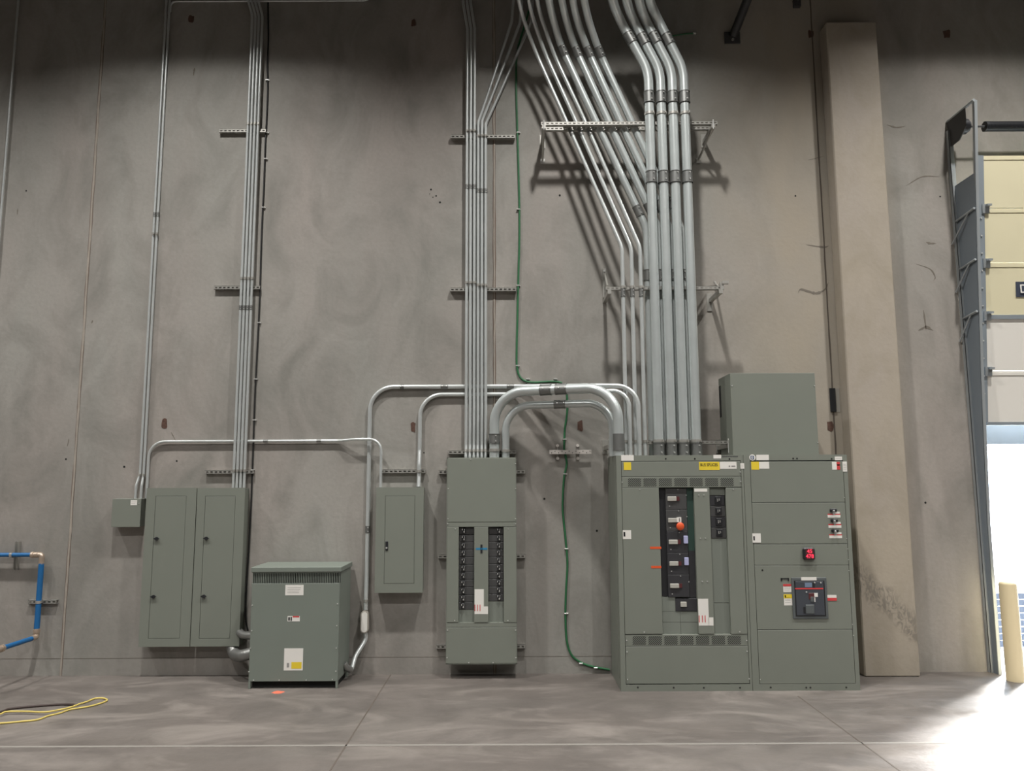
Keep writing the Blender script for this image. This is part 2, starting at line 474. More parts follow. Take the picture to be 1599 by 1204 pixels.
# steel beam above the frame, along the wall (throws the band of shade near the top)
b = MB(); zb = 7.85
b.box(-13.9, 15.9, -1.35, -1.15, zb, zb + .02, M_STEEL); b.box(-13.9, 15.9, -1.27, -1.23, zb, zb + .75, M_STEEL); b.box(-13.9, 15.9, -1.35, -1.15, zb + .73, zb + .75, M_STEEL)
tag(b.build('steel_beam'), 'long dark steel beam running along the wall above the picture', 'beam')

# ================================================================== STRUTS
def strut_mb(mb, X0, X1, Z, d0, d1, h=.041, slots=True, m=M_STRUT):
    """slotted channel: web in front with slots, two flanges"""
    t = .003
    mb.box(X0, X1, -d1, -d0, Z + h / 2 - t, Z + h / 2, m)
    mb.box(X0, X1, -d1, -d0, Z - h / 2, Z - h / 2 + t, m)
    hs = h * .33
    mb.box(X0, X1, -d1, -d1 + t, Z + hs / 2, Z + h / 2, m)
    mb.box(X0, X1, -d1, -d1 + t, Z - h / 2, Z - hs / 2, m)
    pitch = .048; n = max(1, int(round((X1 - X0) / pitch))); p = (X1 - X0) / n
    for i in range(n + 1):
        xa = max(X0, X0 + i * p - .010); xb = min(X1, X0 + i * p + .010)
        mb.box(xa, xb, -d1, -d1 + t, Z - hs / 2, Z + hs / 2, m)
def strut(x0, x1, y, label, d0=0.0, d1=.041, group=None, name='strut_channel'):
    mb = MB(); Z = W((x0 + x1) / 2, y, d1).z
    strut_mb(mb, W(x0, y, d1).x, W(x1, y, d1).x, Z, d0, d1)
    o = mb.build(name); tag(o, label, 'strut', group); return o
g1 = 'short slotted struts holding the left conduit bundle'
strut(342, 415, 204, 'slotted strut behind the four thin conduits, topmost of the three on that bundle')
strut(334, 406, 449, 'slotted strut behind the four thin conduits, middle one of that bundle')
strut(320, 396, 737, 'slotted strut just above the double grey cabinets behind thin conduits')
strut(704, 804, 213, 'slotted strut crossing the six conduits just below the angled bends', d1=.051)
strut(703, 806, 452, 'slotted strut crossing the six conduits halfway down the wall', d1=.051)
strut(700, 806, 706, 'slotted strut right above the top of the open breaker panel', d0=0.0, d1=.051)
strut(685, 820, 737, 'upper strut behind the open breaker panel, ends sticking out both sides')
strut(684, 820, 869, 'middle strut behind the open breaker panel, level with the blue mark')
strut(681, 820, 1010, 'lowest strut behind the open breaker panel near the floor')
strut(593, 664, 736, 'slotted strut just above the small single-door panel')
strut(43, 88, 940, 'short horizontal strut clamping the vertical blue pipe', d1=.041)
mb = MB(); X = W(25, 866, .041).x
for sx in (-.02, .017): mb.box(X + sx, X + sx + .003, -.041, 0, W(25, 890, .04).z, W(25, 846, .04).z, M_STRUT)
mb.box(X - .02, X + .02, -.003, 0, W(25, 890, .04).z, W(25, 846, .04).z, M_STRUT)
tag(mb.build('strut_channel'), 'short upright strut behind the horizontal blue pipe', 'strut')

# ================================================================== CONDUITS
def conduit(path, r, label, couplings=(), straps=(), m=M_GALV, group=None, cl=.07, n=14, name='conduit', conn=None):
    mb = MB(); mb.tube(path, r, m, n); o = mb.build(name); tag(o, label, 'conduit', group)
    for cy in couplings:
        q = on_path(path, cy)
        if not q: continue
        p, t = q; c = MB(); L = cl
        c.cyl(p - t * L / 2, p + t * L / 2, r * 1.13, M_CPL, n, cap=True)
        c.cyl(p - t * L / 2, p - t * (L / 2 - .008), r * 1.2, M_CPL, n); c.cyl(p + t * L / 2, p + t * (L / 2 - .008), r * 1.2, M_CPL, n)
        for s_ in (-.28, .28):
            c.cyl(p + t * L * s_, p + t * L * s_ + Vector((r * .35, -r * 1.35, 0)), min(.007, r * .3), M_SCREW, 8)
        c.build('coupling', o)
    for sy in straps:
        q = on_path(path, sy)
        if not q: continue
        p, t = q; c = MB()
        c.cyl(p - t * .014, p + t * .014, r * 1.1 + .002, M_STRUT, n)
        c.box(p.x + r * .55, p.x + r * .55 + .01, p.y - r - .016, p.y - r * .6, p.z - .012, p.z + .012, M_STRUT)
        c.build('strap', o)
    return o
def vert(px, pyref, d, py0, py1):
    X = W(px, pyref, d).x
    return X, W(px, py0, d).z, W(px, py1, d).z
# far left single conduit
X, z0, z1 = vert(3, 316, .025, 400, 0)
conduit([(X, -.025, 0.02), (X, -.025, 9)], .012, 'lone thin conduit at the far left edge of the wall')
# pair to the junction box
BOXTOP = W(200, 779, .12).z
for i, (px, lab) in enumerate(((242.2, 'thin conduit into the small junction box, left one of the close pair'), (247.6, 'thin conduit into the small junction box, right one of the close pair'))):
    X = W(px, 316, .03).x
    p = fillet([(X - (.02, .0)[i], -.06, BOXTOP + .001), (X - (.02, .0)[i], -.06, BOXTOP + .14), (X, -.028, BOXTOP + .26), (X, -.028, 9)], .12)
    conduit(p, .0135, lab, couplings=(357,), straps=(387, 742), cl=.05)
# offset conduit between junction box and small panel
d = .06
SPT = W(620, 761, .14).z
xa = W(228.5, 740, d).x; zh = W(420, 688.5, d).z; xb = W(594.5, 740, .09).x
p = fillet([(xa, -.06, BOXTOP + .001), (xa, -.06, zh - .02), (xa, -.028, zh), (W(385, 688, d).x, -.028, zh), (W(530, 688, d).x, -.03, zh), (W(552, 687, d).x, -.085, zh + .012), (xb, -.09, zh + .012), (xb, -.09, SPT + .001)], [.02, .16, .05, .3, .3, .13, .1])
# simpler planar route keeps the bends clean
p = fillet([(xa, -.028, BOXTOP + .001), (xa, -.028, zh), (W(530, 688, d).x, -.028, zh), (W(556, 687, d).x, -.09, zh + .012), (xb, -.09, zh + .012), (xb, -.09, SPT + .001)], [.17, .3, .3, .13])
o = conduit(p, .0150, 'conduit running level from the junction box behind the bundle to the small panel', cl=.05)
for px in (415, 498):
    c = MB(); q = W(px, 688, .03); c.cyl((q.x - .025, -.028, zh), (q.x + .025, -.028, zh), .0175, M_CPL, 12); c.build('coupling', o)
# four-bundle C
CT = W(340, 762, .15).z
for i, px in enumerate((382.2, 387.5, 392.9, 398.4)):
    X = W(px, 316, .060).x
    zt = W(px, 24, .060).z
    p = fillet([(X, -.060, CT + .001), (X, -.060, zt), (X - .10, -.09, zt + .35), (X - .10, -.09, 9)], .35)
    conduit(p, .0145, ('leftmost of the four thin conduits rising from the double grey cabinets', 'second from left of the four thin conduits above the double grey cabinets',
                      'third from left of the four thin conduits above the double grey cabinets', 'rightmost of the four thin conduits rising from the double grey cabinets')[i],
            couplings=(494,), straps=(204, 449, 737), cl=.05, group=None)
# conduit along the very top, left
z = W(340, 2, .03).z
p = fillet([(W(258, 0, .03).x + .02, -.03, z - .25), (W(266, 12, .03).x, -.03, z - .1), (W(282, 2, .03).x, -.03, z), (W(565, 2, .03).x, -.03, z), (W(585, -12, .03).x, -.03, z + .2), (W(586, -40, .03).x, -.03, z + .6)], [.05, .1, .16, .1])
p = fillet([(W(266, 14, .03).x, -.03, z - .13), (W(267, 2, .03).x, -.03, z), (W(582, 2, .03).x, -.03, z), (W(583, -60, .03).x, -.03, z + .6)], [.11, .12])
conduit(p, .011, 'thin level conduit crossing near the top of the wall')
# six-bundle D
PT = W(752, 714.5, .24).z
lab = ('leftmost of the six conduits feeding the open breaker panel', 'second conduit from left of the six above the open breaker panel', 'third conduit from left of the six, straight to the top',
       'fourth of the six conduits, first one angling right near the top', 'fifth of the six conduits, middle one of the three angling right', 'rightmost of the six conduits, angling right near the top')
tops = (None, None, None, ((748, 192), (781, 89), (799, 34), (804, -30)), ((754, 190), (792.8, 86.7), (812, 36), (818, -30)), ((760, 194), (812.5, 73.5), (829, 36), (834, -30)))
for i, px in enumerate((728.9, 734.9, 740.8, 746.7, 752.6, 758.5)):
    X = W(px, 316, .068).x
    pts = [(X, -.09, PT + .001), (X, -.09, PT + .02), (X, -.068, PT + .14)]
    if i < 3: 
        pts += [(X, -.068, W(px, 45, .068).z), (X - .05, -.068, W(px, 5, .068).z), (X - .05, -.068, 9)]
    else:
        k = tops[i]; pts += [(X, -.068, W(px, k[0][1], .068).z)] + [tuple(W(a, c, .068 + .02 * j)) for j, (a, c) in enumerate(k[1:])]
    conduit(fillet(pts, [.02, .1] + [.18] * (len(pts) - 4)), .0165, lab[i], couplings=(302.5,), straps=(213, 452, 704), cl=.05)
    o = bpy.data.objects[-1] if False else None
# ---- big elbows between the breaker panel and the switchboard
SWT = W(1150, 710.5, .71).z
def arch(xl, xr, yh, dl, dr, zl, zr, RL, RR, xm):
    pl = W(xl, 690, dl); pr = W(xr, 690, dr)
    zc = W(xm, yh, (dl + dr) / 2).z
    return fillet([(pl.x, -dl, zl), (pl.x, -dl, zc), (pr.x, -dr, zc), (pr.x, -dr, zr)], [RL, RR], 16)
def hcouple(o, p, px, r, L):
    # coupling where the level run passes image column px
    best = None
    for a, c in zip(p, p[1:]):
        fa = CX + F * (a - CAMP).dot(_r) / (a - CAMP).dot(_f); fc = CX + F * (c - CAMP).dot(_r) / (c - CAMP).dot(_f)
        if (fa - px) * (fc - px) <= 0 and abs(fa - fc) > 3: best = (a.lerp(c, (px - fa) / (fc - fa)), (c - a).normalized())
    if not best: return
    q, t = best; c = MB(); c.cyl(q - t * L / 2, q + t * L / 2, r * 1.1, M_CPL, 20)
    for s_ in (-1, 1): c.cyl(q + t * s_ * L / 2, q + t * s_ * (L / 2 - .01), r * 1.16, M_CPL, 20)
    for s_ in (-.3, .3): c.cyl(q + t * L * s_, q + t * L * s_ + Vector((0, -r * 1.3, r * .3)), .008, M_SCREW, 8)
    c.build('coupling', o)
p = arch(772, 966, 608.5, .16, .62, PT + .001, SWT + .001, .48, .44, 865)
o = conduit(p, .052, 'larger outer thick conduit arching from the breaker panel to the switchboard', couplings=(685,), straps=(703,), m=M_GALVB, n=22, cl=.10)
q_ = on_path(p[::-1], 693); c = MB(); c.cyl(q_[0] - Vector((0, 0, .07)), q_[0] + Vector((0, 0, .10)), .058, M_CPL, 22); c.build('coupling', o)
hcouple(o, p, 853, .052, .12); hcouple(o, p, 877, .052, .12)
p = arch(789.5, 957, 631.5, .15, .47, PT + .001, SWT + .001, .40, .40, 870)
o = conduit(p, .041, 'smaller inner thick conduit arching from the breaker panel to the switchboard', straps=(704,), m=M_GALVB, n=20, cl=.08)
hcouple(o, p, 875, .041, .12)
# ---- F1: transformer, conduit body, level run to the switchboard
zF = W(750, 603.5, .026).z
xv = W(574, 800, .05).x
pf = fillet([(xv, -.05, W(573, 952, .05).z), (xv, -.05, W(573, 930, .05).z), (xv, -.026, W(573, 900, .03).z), (xv, -.026, zF), (W(820, 603, .026).x, -.026, zF), (W(930, 602, .44).x, -.44, W(930, 602, .44).z), (W(997, 650, .52).x, -.52, W(990, 603, .52).z), (W(997, 650, .52).x, -.52, SWT + .001)], [.1, .1, .26, .3, .3, .24], 14)
o = conduit(pf, .0235, 'conduit rising beside the transformer then running level to the switchboard', couplings=(828,), straps=(938,), n=16)
hcouple(o, pf, 628, .0235, .04); hcouple(o, pf, 694, .0235, .08); hcouple(o, pf, 797, .0235, .08)
zG = W(740, 615.5, .05).z
xs = W(654, 730, .09).x
pf = fillet([(xs, -.09, SPT + .001), (xs, -.065, SPT + .12), (xs, -.065, SPT + .24), (xs, -.026, SPT + .4), (xs, -.026, zG), (W(800, 615, .026).x, -.026, zG), (W(930, 610, .44).x, -.44, W(930, 611, .44).z), (W(983, 660, .52).x, -.52, W(980, 610, .52).z), (W(983, 660, .52).x, -.52, SWT + .001)], [.1, .1, .1, .24, .3, .3, .24], 14)
conduit(pf, .022, 'conduit from the small single-door panel running level to the switchboard', straps=(736,), n=16)
# ---- I: three small diagonal conduits
iy = (((979.0), (972, 387), (882, 184), (835, 79), (810, 8), (806, -60)), ((993.0), (986.4, 387), (896.6, 184), (849, 79), (825.5, 8), (821, -60)), ((1007.5), (1000.3, 387), (911, 184), (864.5, 84), (838.5, 8), (834, -60)))
lab = ('leftmost of the three medium conduits that slant down to the switchboard', 'middle of the three medium conduits that slant down to the switchboard', 'rightmost of the three medium conduits that slant down to the switchboard')
for i, q in enumerate(iy):
    X = W(q[1][0], 420, .440).x
    pts = [(X, -.440, SWT + .001), (X, -.440, W(q[1][0], q[1][1], .440).z), tuple(W(*q[2], .335)), tuple(W(*q[3], .335)), tuple(W(*q[4], .55)), tuple(W(*q[5], .9))]
    conduit(fillet(pts, [.35, .1, .8, .6]), .0215, lab[i], couplings=(207, 459), straps=(200, 450, 690), n=16, cl=.09)
# ---- H: four large diagonal conduits behind
hx = (((1011, 357), (934.7, 199), (876.5, 74), (857, 0), (848, -70)), ((1030, 357), (954.4, 199), (897.5, 74), (877, 0), (868, -70)), ((1048, 357), (972.5, 199), (917, 77), (894, 0), (885, -70)), ((1066, 357), (990, 199), (936, 82), (912, 0), (903, -70)))
lab = ('leftmost of the four thick slanting conduits behind the upright ones', 'second of the four thick slanting conduits behind the upright ones', 'third of the four thick slanting conduits behind the upright ones', 'rightmost of the four thick slanting conduits, mostly hidden by upright ones')
for i, q in enumerate(hx):
    X = W(q[0][0] + 1, 450, .332).x
    pts = [(X, -.332, SWT + .001), (X, -.332, W(*q[0], .332).z), tuple(W(*q[1], .332)), tuple(W(*q[2], .332)), tuple(W(q[3][0] + 7, 32, .50)), tuple(W(*q[3], .70)), tuple(W(*q[4], 1.0))]
    conduit(fillet(pts, [.5, .1, .9, .6, .6]), .040, lab[i], couplings=(82 if i else 80, 330 - 4 * i, 432), straps=(199, 691), m=M_GALVB, n=20, cl=.12)
# ---- G: four big upright conduits
gx = (((1018.5, 1.0), (1014.5, 112), (970, 35), (955, 0), (950, -70)), ((1037.5, 1), (1032.5, 112), (989, 33), (977, 0), (972, -70)), ((1056, 1), (1050, 111), (1007, 30), (997, 0), (992, -70)), ((1075, 1), (1069, 110), (1025, 26), (1013, 0), (1008, -70)))
lab = ('leftmost of the four big upright conduits above the switchboard', 'second from left of the four big upright conduits above the switchboard', 'third from left of the four big upright conduits above the switchboard', 'rightmost of the four big upright conduits above the switchboard')
for i, q in enumerate(gx):
    X = W(q[0][0], 330, .468).x
    pts = [(X, -.468, SWT + .001), (X, -.468, W(X, q[1][1], .468).z), tuple(W(*q[2], .468)), tuple(W(*q[3], .70)), tuple(W(*q[4], 1.0))]
    pts[1] = (X, -.468, W(q[1][0], q[1][1], .468).z)
    conduit(fillet(pts, [.6, .7, .6]), .0505, lab[i], couplings=(60 + 2 * (i % 2), 154, 284, 702), straps=(181, 690), m=M_GALVB, n=24, cl=.13)

# ---- trapeze hangers
def trapeze(label, x0, x1, y, dd, loc_d=.2):
    return empty('strut_trapeze', W((x0 + x1) / 2, y, loc_d), label, 'strut rack')
t = trapeze('upper double strut rack with wall brackets, pipes squeezed between its struts', 845, 1120, 193, 0)
mb = MB(); Zt = W(925, 191.5, .43).z; Xa = W(845, 190, .43).x; Xb = W(1121, 193, .43).x
strut_mb(mb, Xa, Xb, Zt, .375, .416); mb.build('strut', t)
mb = MB(); strut_mb(mb, Xa + .01, Xb - .01, Zt, .251, .292); mb.build('strut', t)
for X in (Xa + .03, Xb - .05):
    mb = MB(); mb.box(X - .02, X + .02, -.43, 0, Zt - .062, Zt - .0215, M_STRUT); mb.box(X - .03, X + .03, -.008, 0, Zt - .10, Zt + .06, M_STRUT)
    mb.cyl((X, -.40, Zt - .05), (X - (.0 if X < 1 else .07), -.004, Zt - .25), .012, M_STRUT, 8)
    mb.box(X - .025 - (0 if X < 1 else .07), X + .025 - (0 if X < 1 else .07), -.012, 0, Zt - .29, Zt - .23, M_SCREW if X < 1 else M_STRUT)
    mb.cyl((X, -.43, Zt + .03), (X, -.43, Zt - .08), .007, M_SCREW, 8)
    mb.build('bracket', t)
t = trapeze('middle strut rack with angled wall brackets behind the big upright pipes', 950, 1130, 450, 0)
mb = MB(); Zt = W(1040, 450, .41).z; Xa = W(946, 450, .41).x; Xb = W(1127, 451, .41).x
strut_mb(mb, Xa, Xb, Zt, .375, .416, h=.038); mb.build('strut', t)
mb = MB(); p0 = W(943, 420, .02); p1 = W(943, 465, .02)
mb.box(p0.x - .018, p0.x + .018, -.04, 0, p1.z, p0.z, M_STRUT)
mb.box(p0.x - .015, p0.x + .022, -.43, 0, Zt - .062, Zt - .020, M_STRUT)
mb.cyl((p0.x + .01, -.02, p0.z - .06), (Xa + .02, -.40, Zt + .03), .011, M_STRUT, 8)
mb.cyl(p0 + Vector((0, -.02, -.03)), p0 + Vector((0, -.028, -.03)), .012, M_SCREW, 8)
mb.build('bracket', t)
mb = MB(); q0 = W(1117, 440, .02); q1 = W(1116, 464, .02)
mb.box(Xb - .035, Xb + .005, -.43, 0, Zt - .062, Zt - .020, M_STRUT)
mb.box(Xb - .06, Xb + .0, -.01, 0, Zt - .16, Zt + .04, M_STRUT)
mb.cyl((Xb - .03, -.40, Zt + .01), (Xb + .03, -.02, Zt + .17), .013, M_STRUT, 8)
mb.box(Xb + .0, Xb + .07, -.44, -.40, Zt + .04, Zt + .07, M_STRUT)
mb.box(Xb - .02, Xb + .02, -.43, -.40, Zt - .02, Zt + .06, M_STRUT)
mb.build('bracket', t)
t = trapeze('lowest strut rack just above the switchboard, clamps at both ends', 947, 1143, 691, 0)
mb = MB(); Zt = W(1040, 691, .41).z; Xa = W(952, 691, .41).x; Xb = W(1143, 691, .41).x
strut_mb(mb, Xa, Xb, Zt, .375, .416, h=.038); mb.build('strut', t)
for X in (Xa, Xb - .03):
    mb = MB(); mb.box(X - .02, X + .022, -.43, 0, Zt - .062, Zt - .020, M_STRUT); mb.box(X - .03, X + .03, -.01, 0, Zt - .10, Zt + .05, M_STRUT)
    for k in (0, 1): mb.cyl((X - .012 + .03 * k, -.43, Zt - .11), (X - .012 + .03 * k, -.43, Zt + .04), .006, M_SCREW, 8)
    mb.cyl((X - .015, -.43, Zt + .015), (X + .03, -.43, Zt + .015), .02, M_STRUT, 10)
    mb.build('bracket', t)

# ================================================================== CABINETS
def screws(root, pts, d, r=.006):
    for x, y in pts:
        p = W(x, y, d); c = MB(); c.cyl((p.x, -d + .002, p.z), (p.x, -d - .005, p.z), r, M_SCREW, 8); c.build('screw', root)
def holes(root, pts, d, r=.009):
    for x, y in pts:
        p = W(x, y, d); c = MB(); c.cyl((p.x, -d + .002, p.z), (p.x, -d - .0012, p.z), r, M_SEAM, 10); c.build('bolt_hole', root)
def sticker(root, x0, y0, x1, y1, d, spec=None, label=None, base=M_WHITE, lines=0, name='sticker', yr=None):
    """spec: extra coloured rectangles in fractions (u0, v0, u1, v1, material), v down"""
    mb = MB(); ym = (y0 + y1) / 2; xm = (x0 + x1) / 2
    X0 = W(x0, ym, d).x; X1 = W(x1, ym, d).x; Z1 = W(xm, y0, d).z; Z0 = W(xm, y1, d).z
    mb.box(X0, X1, -d - .0012, -d + .001, Z0, Z1, base)
    for u0, v0, u1, v1, m in (spec or []):
        mb.box(X0 + (X1 - X0) * u0, X0 + (X1 - X0) * u1, -d - .0020, -d - .0010, Z1 + (Z0 - Z1) * v0, Z1 + (Z0 - Z1) * v1, m)
    for k in range(lines):
        v = .2 + .65 * (k + .5) / lines; u1 = random.uniform(.7, .9)
        mb.box(X0 + (X1 - X0) * .12, X0 + (X1 - X0) * u1, -d - .0020, -d - .0010, Z1 + (Z0 - Z1) * (v - .012 - .1 / (lines + 3)), Z1 + (Z0 - Z1) * v, M_LTXT)
    o = mb.build(name, root)
    if label: o['label'] = label
    return o

def flush_cabinet(root, x0, x1, y0, y1, D, yr, door, latches, mseam=M_SEAM):
    """flush trim cabinet: box, face plate and door with a thin gap, latches"""
    ym = yr; X0 = W(x0, ym, D).x; X1 = W(x1, ym, D).x; xm = (x0 + x1) / 2
    Z1 = W(xm, y0, D).z; Z0 = W(xm, y1, D).z
    dx0, dx1, dy0, dy1 = door
    DX0 = W(dx0, ym, D).x; DX1 = W(dx1, ym, D).x; DZ1 = W(xm, dy0, D).z; DZ0 = W(xm, dy1, D).z
    mb = MB(); mb.box(X0 + .008, X1 - .008, -D + .012, 0, Z0 + .006, Z1 - .006, M_GREY); mb.build('box', root)
    mb = MB()
    for a in ((X0, DX0 - .003, Z0, Z1), (DX1 + .003, X1, Z0, Z1), (DX0 - .003, DX1 + .003, DZ1 + .003, Z1), (DX0 - .003, DX1 + .003, Z0, DZ0 - .003)):
        mb.box(a[0], a[1], -D, -D + .012, a[2], a[3], M_GREY)
    mb.box(X0 + .01, X1 - .01, -D + .006, -D + .012, Z0 + .01, Z1 - .01, M_SEAM)
    mb.build('trim_plate', root)
    mb = MB(); mb.box(DX0, DX1, -D, -D + .010, DZ0, DZ1, M_GREY, .002); dr = mb.build('door', root)
    for (lx, ly, kind) in latches:
        p = W(lx, ly, D); mb = MB()
        if kind == 'turn':
            mb.cyl((p.x, -D + .001, p.z), (p.x, -D - .014, p.z), .017, M_BLACK, 12)
            vs = [(p.x - .034, -D - .010, p.z), (p.x, -D - .010, p.z + .016), (p.x + .034, -D - .010, p.z), (p.x, -D - .010, p.z - .018),
                  (p.x - .034, -D - .020, p.z), (p.x, -D - .020, p.z + .016), (p.x + .034, -D - .020, p.z), (p.x, -D - .020, p.z - .018)]
            mb.add(vs, [(0, 1, 2, 3), (7, 6, 5, 4), (0, 4, 5, 1), (1, 5, 6, 2), (2, 6, 7, 3), (3, 7, 4, 0)], M_BLACK)
        else:
            mb.box(p.x - .014, p.x + .014, -D - .008, -D + .001, p.z - .048, p.z + .048, M_BLACK, .003)
            mb.cyl((p.x, -D - .006, p.z - .02), (p.x, -D - .012, p.z - .02), .010, M_SCREW, 12)
        mb.build('latch', dr)
    return X0, X1, Z0, Z1
D1 = .15
r1 = empty('panelboard', (W(262, 886, D1).x, 0, 0), 'left half of the tall double grey cabinet, one door with two black latches', 'electrical panel')
flush_cabinet(r1, 222.6, 301.6, 762, 1010, D1, 886, (237.5, 285.5, 775, 996.5), ((245, 841, 'turn'), (240, 931.5, 'turn')))
r1 = empty('panelboard', (W(340, 886, D1).x, 0, 0), 'right half of the tall double grey cabinet, beside the transformer', 'electrical panel')
flush_cabinet(r1, 302.8, 378, 762, 1009.5, D1, 886, (316, 363, 775, 996.5), ((322.5, 840.5, 'turn'), (318.5, 931, 'turn')))
r1 = empty('panelboard', (W(623, 843, .14).x, 0, 0), 'small single-door grey panel between transformer and open breaker panel', 'electrical panel')
flush_cabinet(r1, 586.3, 661, 761, 925.7, .14, 843, (601, 647, 774.5, 911), ((604, 852.5, 'slide'),))
# junction box
D2 = .12
r1 = empty('junction_box', (W(199, 801, D2).x, 0, 0), 'small grey box on the wall left of the tall double cabinet', 'junction box')
mb = MB(); X0 = W(174.5, 801, D2).x; X1 = W(219.3, 801, D2).x; Z1 = W(199, 778.8, D2).z; Z0 = W(199, 823, D2).z
mb.box(X0 + .004, X1 - .004, -D2 + .008, 0, Z0 + .004, Z1, M_GREY); mb.build('box', r1)
mb = MB(); mb.box(X0, X1, -D2, -D2 + .008, Z0, Z1, M_GREY, .002); mb.build('cover', r1)
sticker(r1, 204, 781, 214, 789, D2, lines=2)
screws(r1, ((217, 786),), D2, .004)

# ---- open breaker panel (mid)
DM = .24
pm = empty('breaker_panel', (W(752, 875, DM).x, 0, 0), 'tall grey breaker panel with two open columns of switches, on struts', 'breaker panel')
YR = 875
def PB(root, name, x0, y0, x1, y1, d0, d1, m, yr=YR, bev=0.0, unproj=None):
    mb = MB(); mb.pbox(x0, y0, x1, y1, d0, d1, m, yr, bev); return mb.build(name, root)
PB(pm, 'box', 697, 715, 806.8, 1037, .041, DM - .075, M_GREY)
mb = MB()
for a in ((697, 715, 699, 1037), (805.2, 715, 806.8, 1037)): mb.pbox(*a, .05, DM - .004, M_GREY, YR)
mb.pbox(697, 1036, 806.8, 1037.5, .05, DM - .004, M_GREY, YR); mb.pbox(697, 714.5, 806.8, 715.8, .05, DM - .004, M_GREY, YR)
mb.build('side_wall', pm)
PB(pm, 'top_cover', 698.2, 715.5, 806, 815, DM - .07, DM, M_GREY, bev=.002)
PB(pm, 'crossbar', 698, 815.6, 806, 822.4, DM - .07, DM - .001, M_GREY)
PB(pm, 'crossbar', 697.6, 972.4, 806, 979, DM - .07, DM - .001, M_GREY)
PB(pm, 'bottom_cover', 697.4, 979.8, 806.4, 1036, DM - .07, DM, M_GREY, bev=.002)
PB(pm, 'side_trim', 698, 823, 716.2, 972, DM - .07, DM + .002, M_GREY, bev=.002)
PB(pm, 'side_trim', 786.6, 823, 806.2, 972, DM - .07, DM + .002, M_GREY, bev=.002)
PB(pm, 'center_cover', 740.4, 823, 762.4, 972, DM - .07, DM + .004, M_GREY, bev=.002)
PB(pm, 'filler_plate', 716.2, 952, 740.4, 972, DM - .06, DM - .035, M_GREYD)
PB(pm, 'filler_plate', 762.4, 939, 786.6, 972, DM - .06, DM - .035, M_GREYD)
def breaker_row(root, xs, x0, x1, y, h, right):
    mb = MB(); mb.pbox(x0, y - h / 2 + .3, x1, y + h / 2 - .3, DM - .065, DM - .032, M_BRK, yr=y, bev=.003)
    o = mb.build('breaker', root)
    c = MB(); p = W(xs, y, DM - .02)
    c.box(p.x - .016, p.x + .016, -DM + .016, -DM + .034, p.z - .024, p.z + .026, M_BLACK, .003)
    c.box(p.x - .020, p.x - .009, -DM + .008, -DM + .02, p.z + .004, p.z + .020, M_CHROME, .002)
    c.box(p.x + .006, p.x + .012, -DM + .008, -DM + .02, p.z - .002, p.z + .020, M_CHROME, .001)
    c.box(p.x - .004, p.x + .012, -DM + .008, -DM + .02, p.z - .020, p.z - .004, M_CHROME, .002)
    c.build('switch', o)
for k in range(11): breaker_row(pm, 724.2 - .1 * k, 717 - .05 * k, 740.2, 828.8 + 11.75 * k, 11.75, False)
for k in range(10): breaker_row(pm, 779.3, 762.8, 786.4, 828.8 + 11.6 * k, 11.6, True)
mb = MB(); p = W(752, 857, DM + .004)
mb.box(p.x - .06, p.x + .06, -DM - .0055, -DM - .0035, p.z - .010, p.z + .010, M_BLUEL); mb.box(p.x - .011, p.x + .009, -DM - .008, -DM - .004, p.z - .044, p.z + .044, M_BLACK)
mb.box(p.x - .004, p.x + .004, -DM - .0085, -DM - .004, p.z - .01, p.z + .010, M_BLUEL)
o = mb.build('nameplate', pm); o['label'] = 'blue strip crossed by a black upright plate'
sticker(pm, 741, 920, 755.5, 959, DM + .004, [(.0, .62, .08, .88, M_RED), (.28, .62, .36, .88, M_RED), (.56, .62, .64, .88, M_RED)])
sticker(pm, 755.5, 947, 762, 959, DM + .004)
screws(pm, ((711, 826), (793.5, 826), (710, 969), (793, 969), (699.5, 810), (805, 810), (699, 818), (805, 818), (698.8, 984), (805.2, 984), (698, 1027), (805.5, 1027), (732, 1034.8), (770, 1034.8), (735, 717.5), (805, 724), (805, 763), (700, 763)), DM)

# ---- switchboard, distribution section
DS = .71; Y9 = 895
sw = empty('switchboard', (W(1067, 895, DS).x, 0, 0), 'left switchboard section with open breaker bays and slotted vents, on the floor', 'switchboard')
def SB(name, x0, y0, x1, y1, d0=DS - .06, d1=DS, m=M_GREY, bev=.002, root=None, yr=Y9):
    return PB(root or sw, name, x0, y0, x1, y1, d0, d1, m, yr, bev)
XL = W(966, 895, DS).x; XR = W(1167.6, 895, DS).x; ZT = SWT
mb = MB(); mb.box(XL, XR, -DS + .06, -.02, .0, ZT, M_GREY); mb.build('enclosure', sw)
mb = MB(); xi = W(973.6, 895, DS).x; xj = W(1163.9, 895, DS).x; zt = W(1067, 720, DS).z; zb = W(1067, 1068.3, DS).z
mb.box(XL, xi, -DS, -DS + .06, 0, ZT, M_GREY); mb.box(xj, XR, -DS, -DS + .06, 0, ZT, M_GREY)
mb.box(xi, xj, -DS, -DS + .06, zt + .002, ZT, M_GREY); mb.box(xi, xj, -DS, -DS + .06, 0, zb - .003, M_GREY); mb.build('frame', sw)
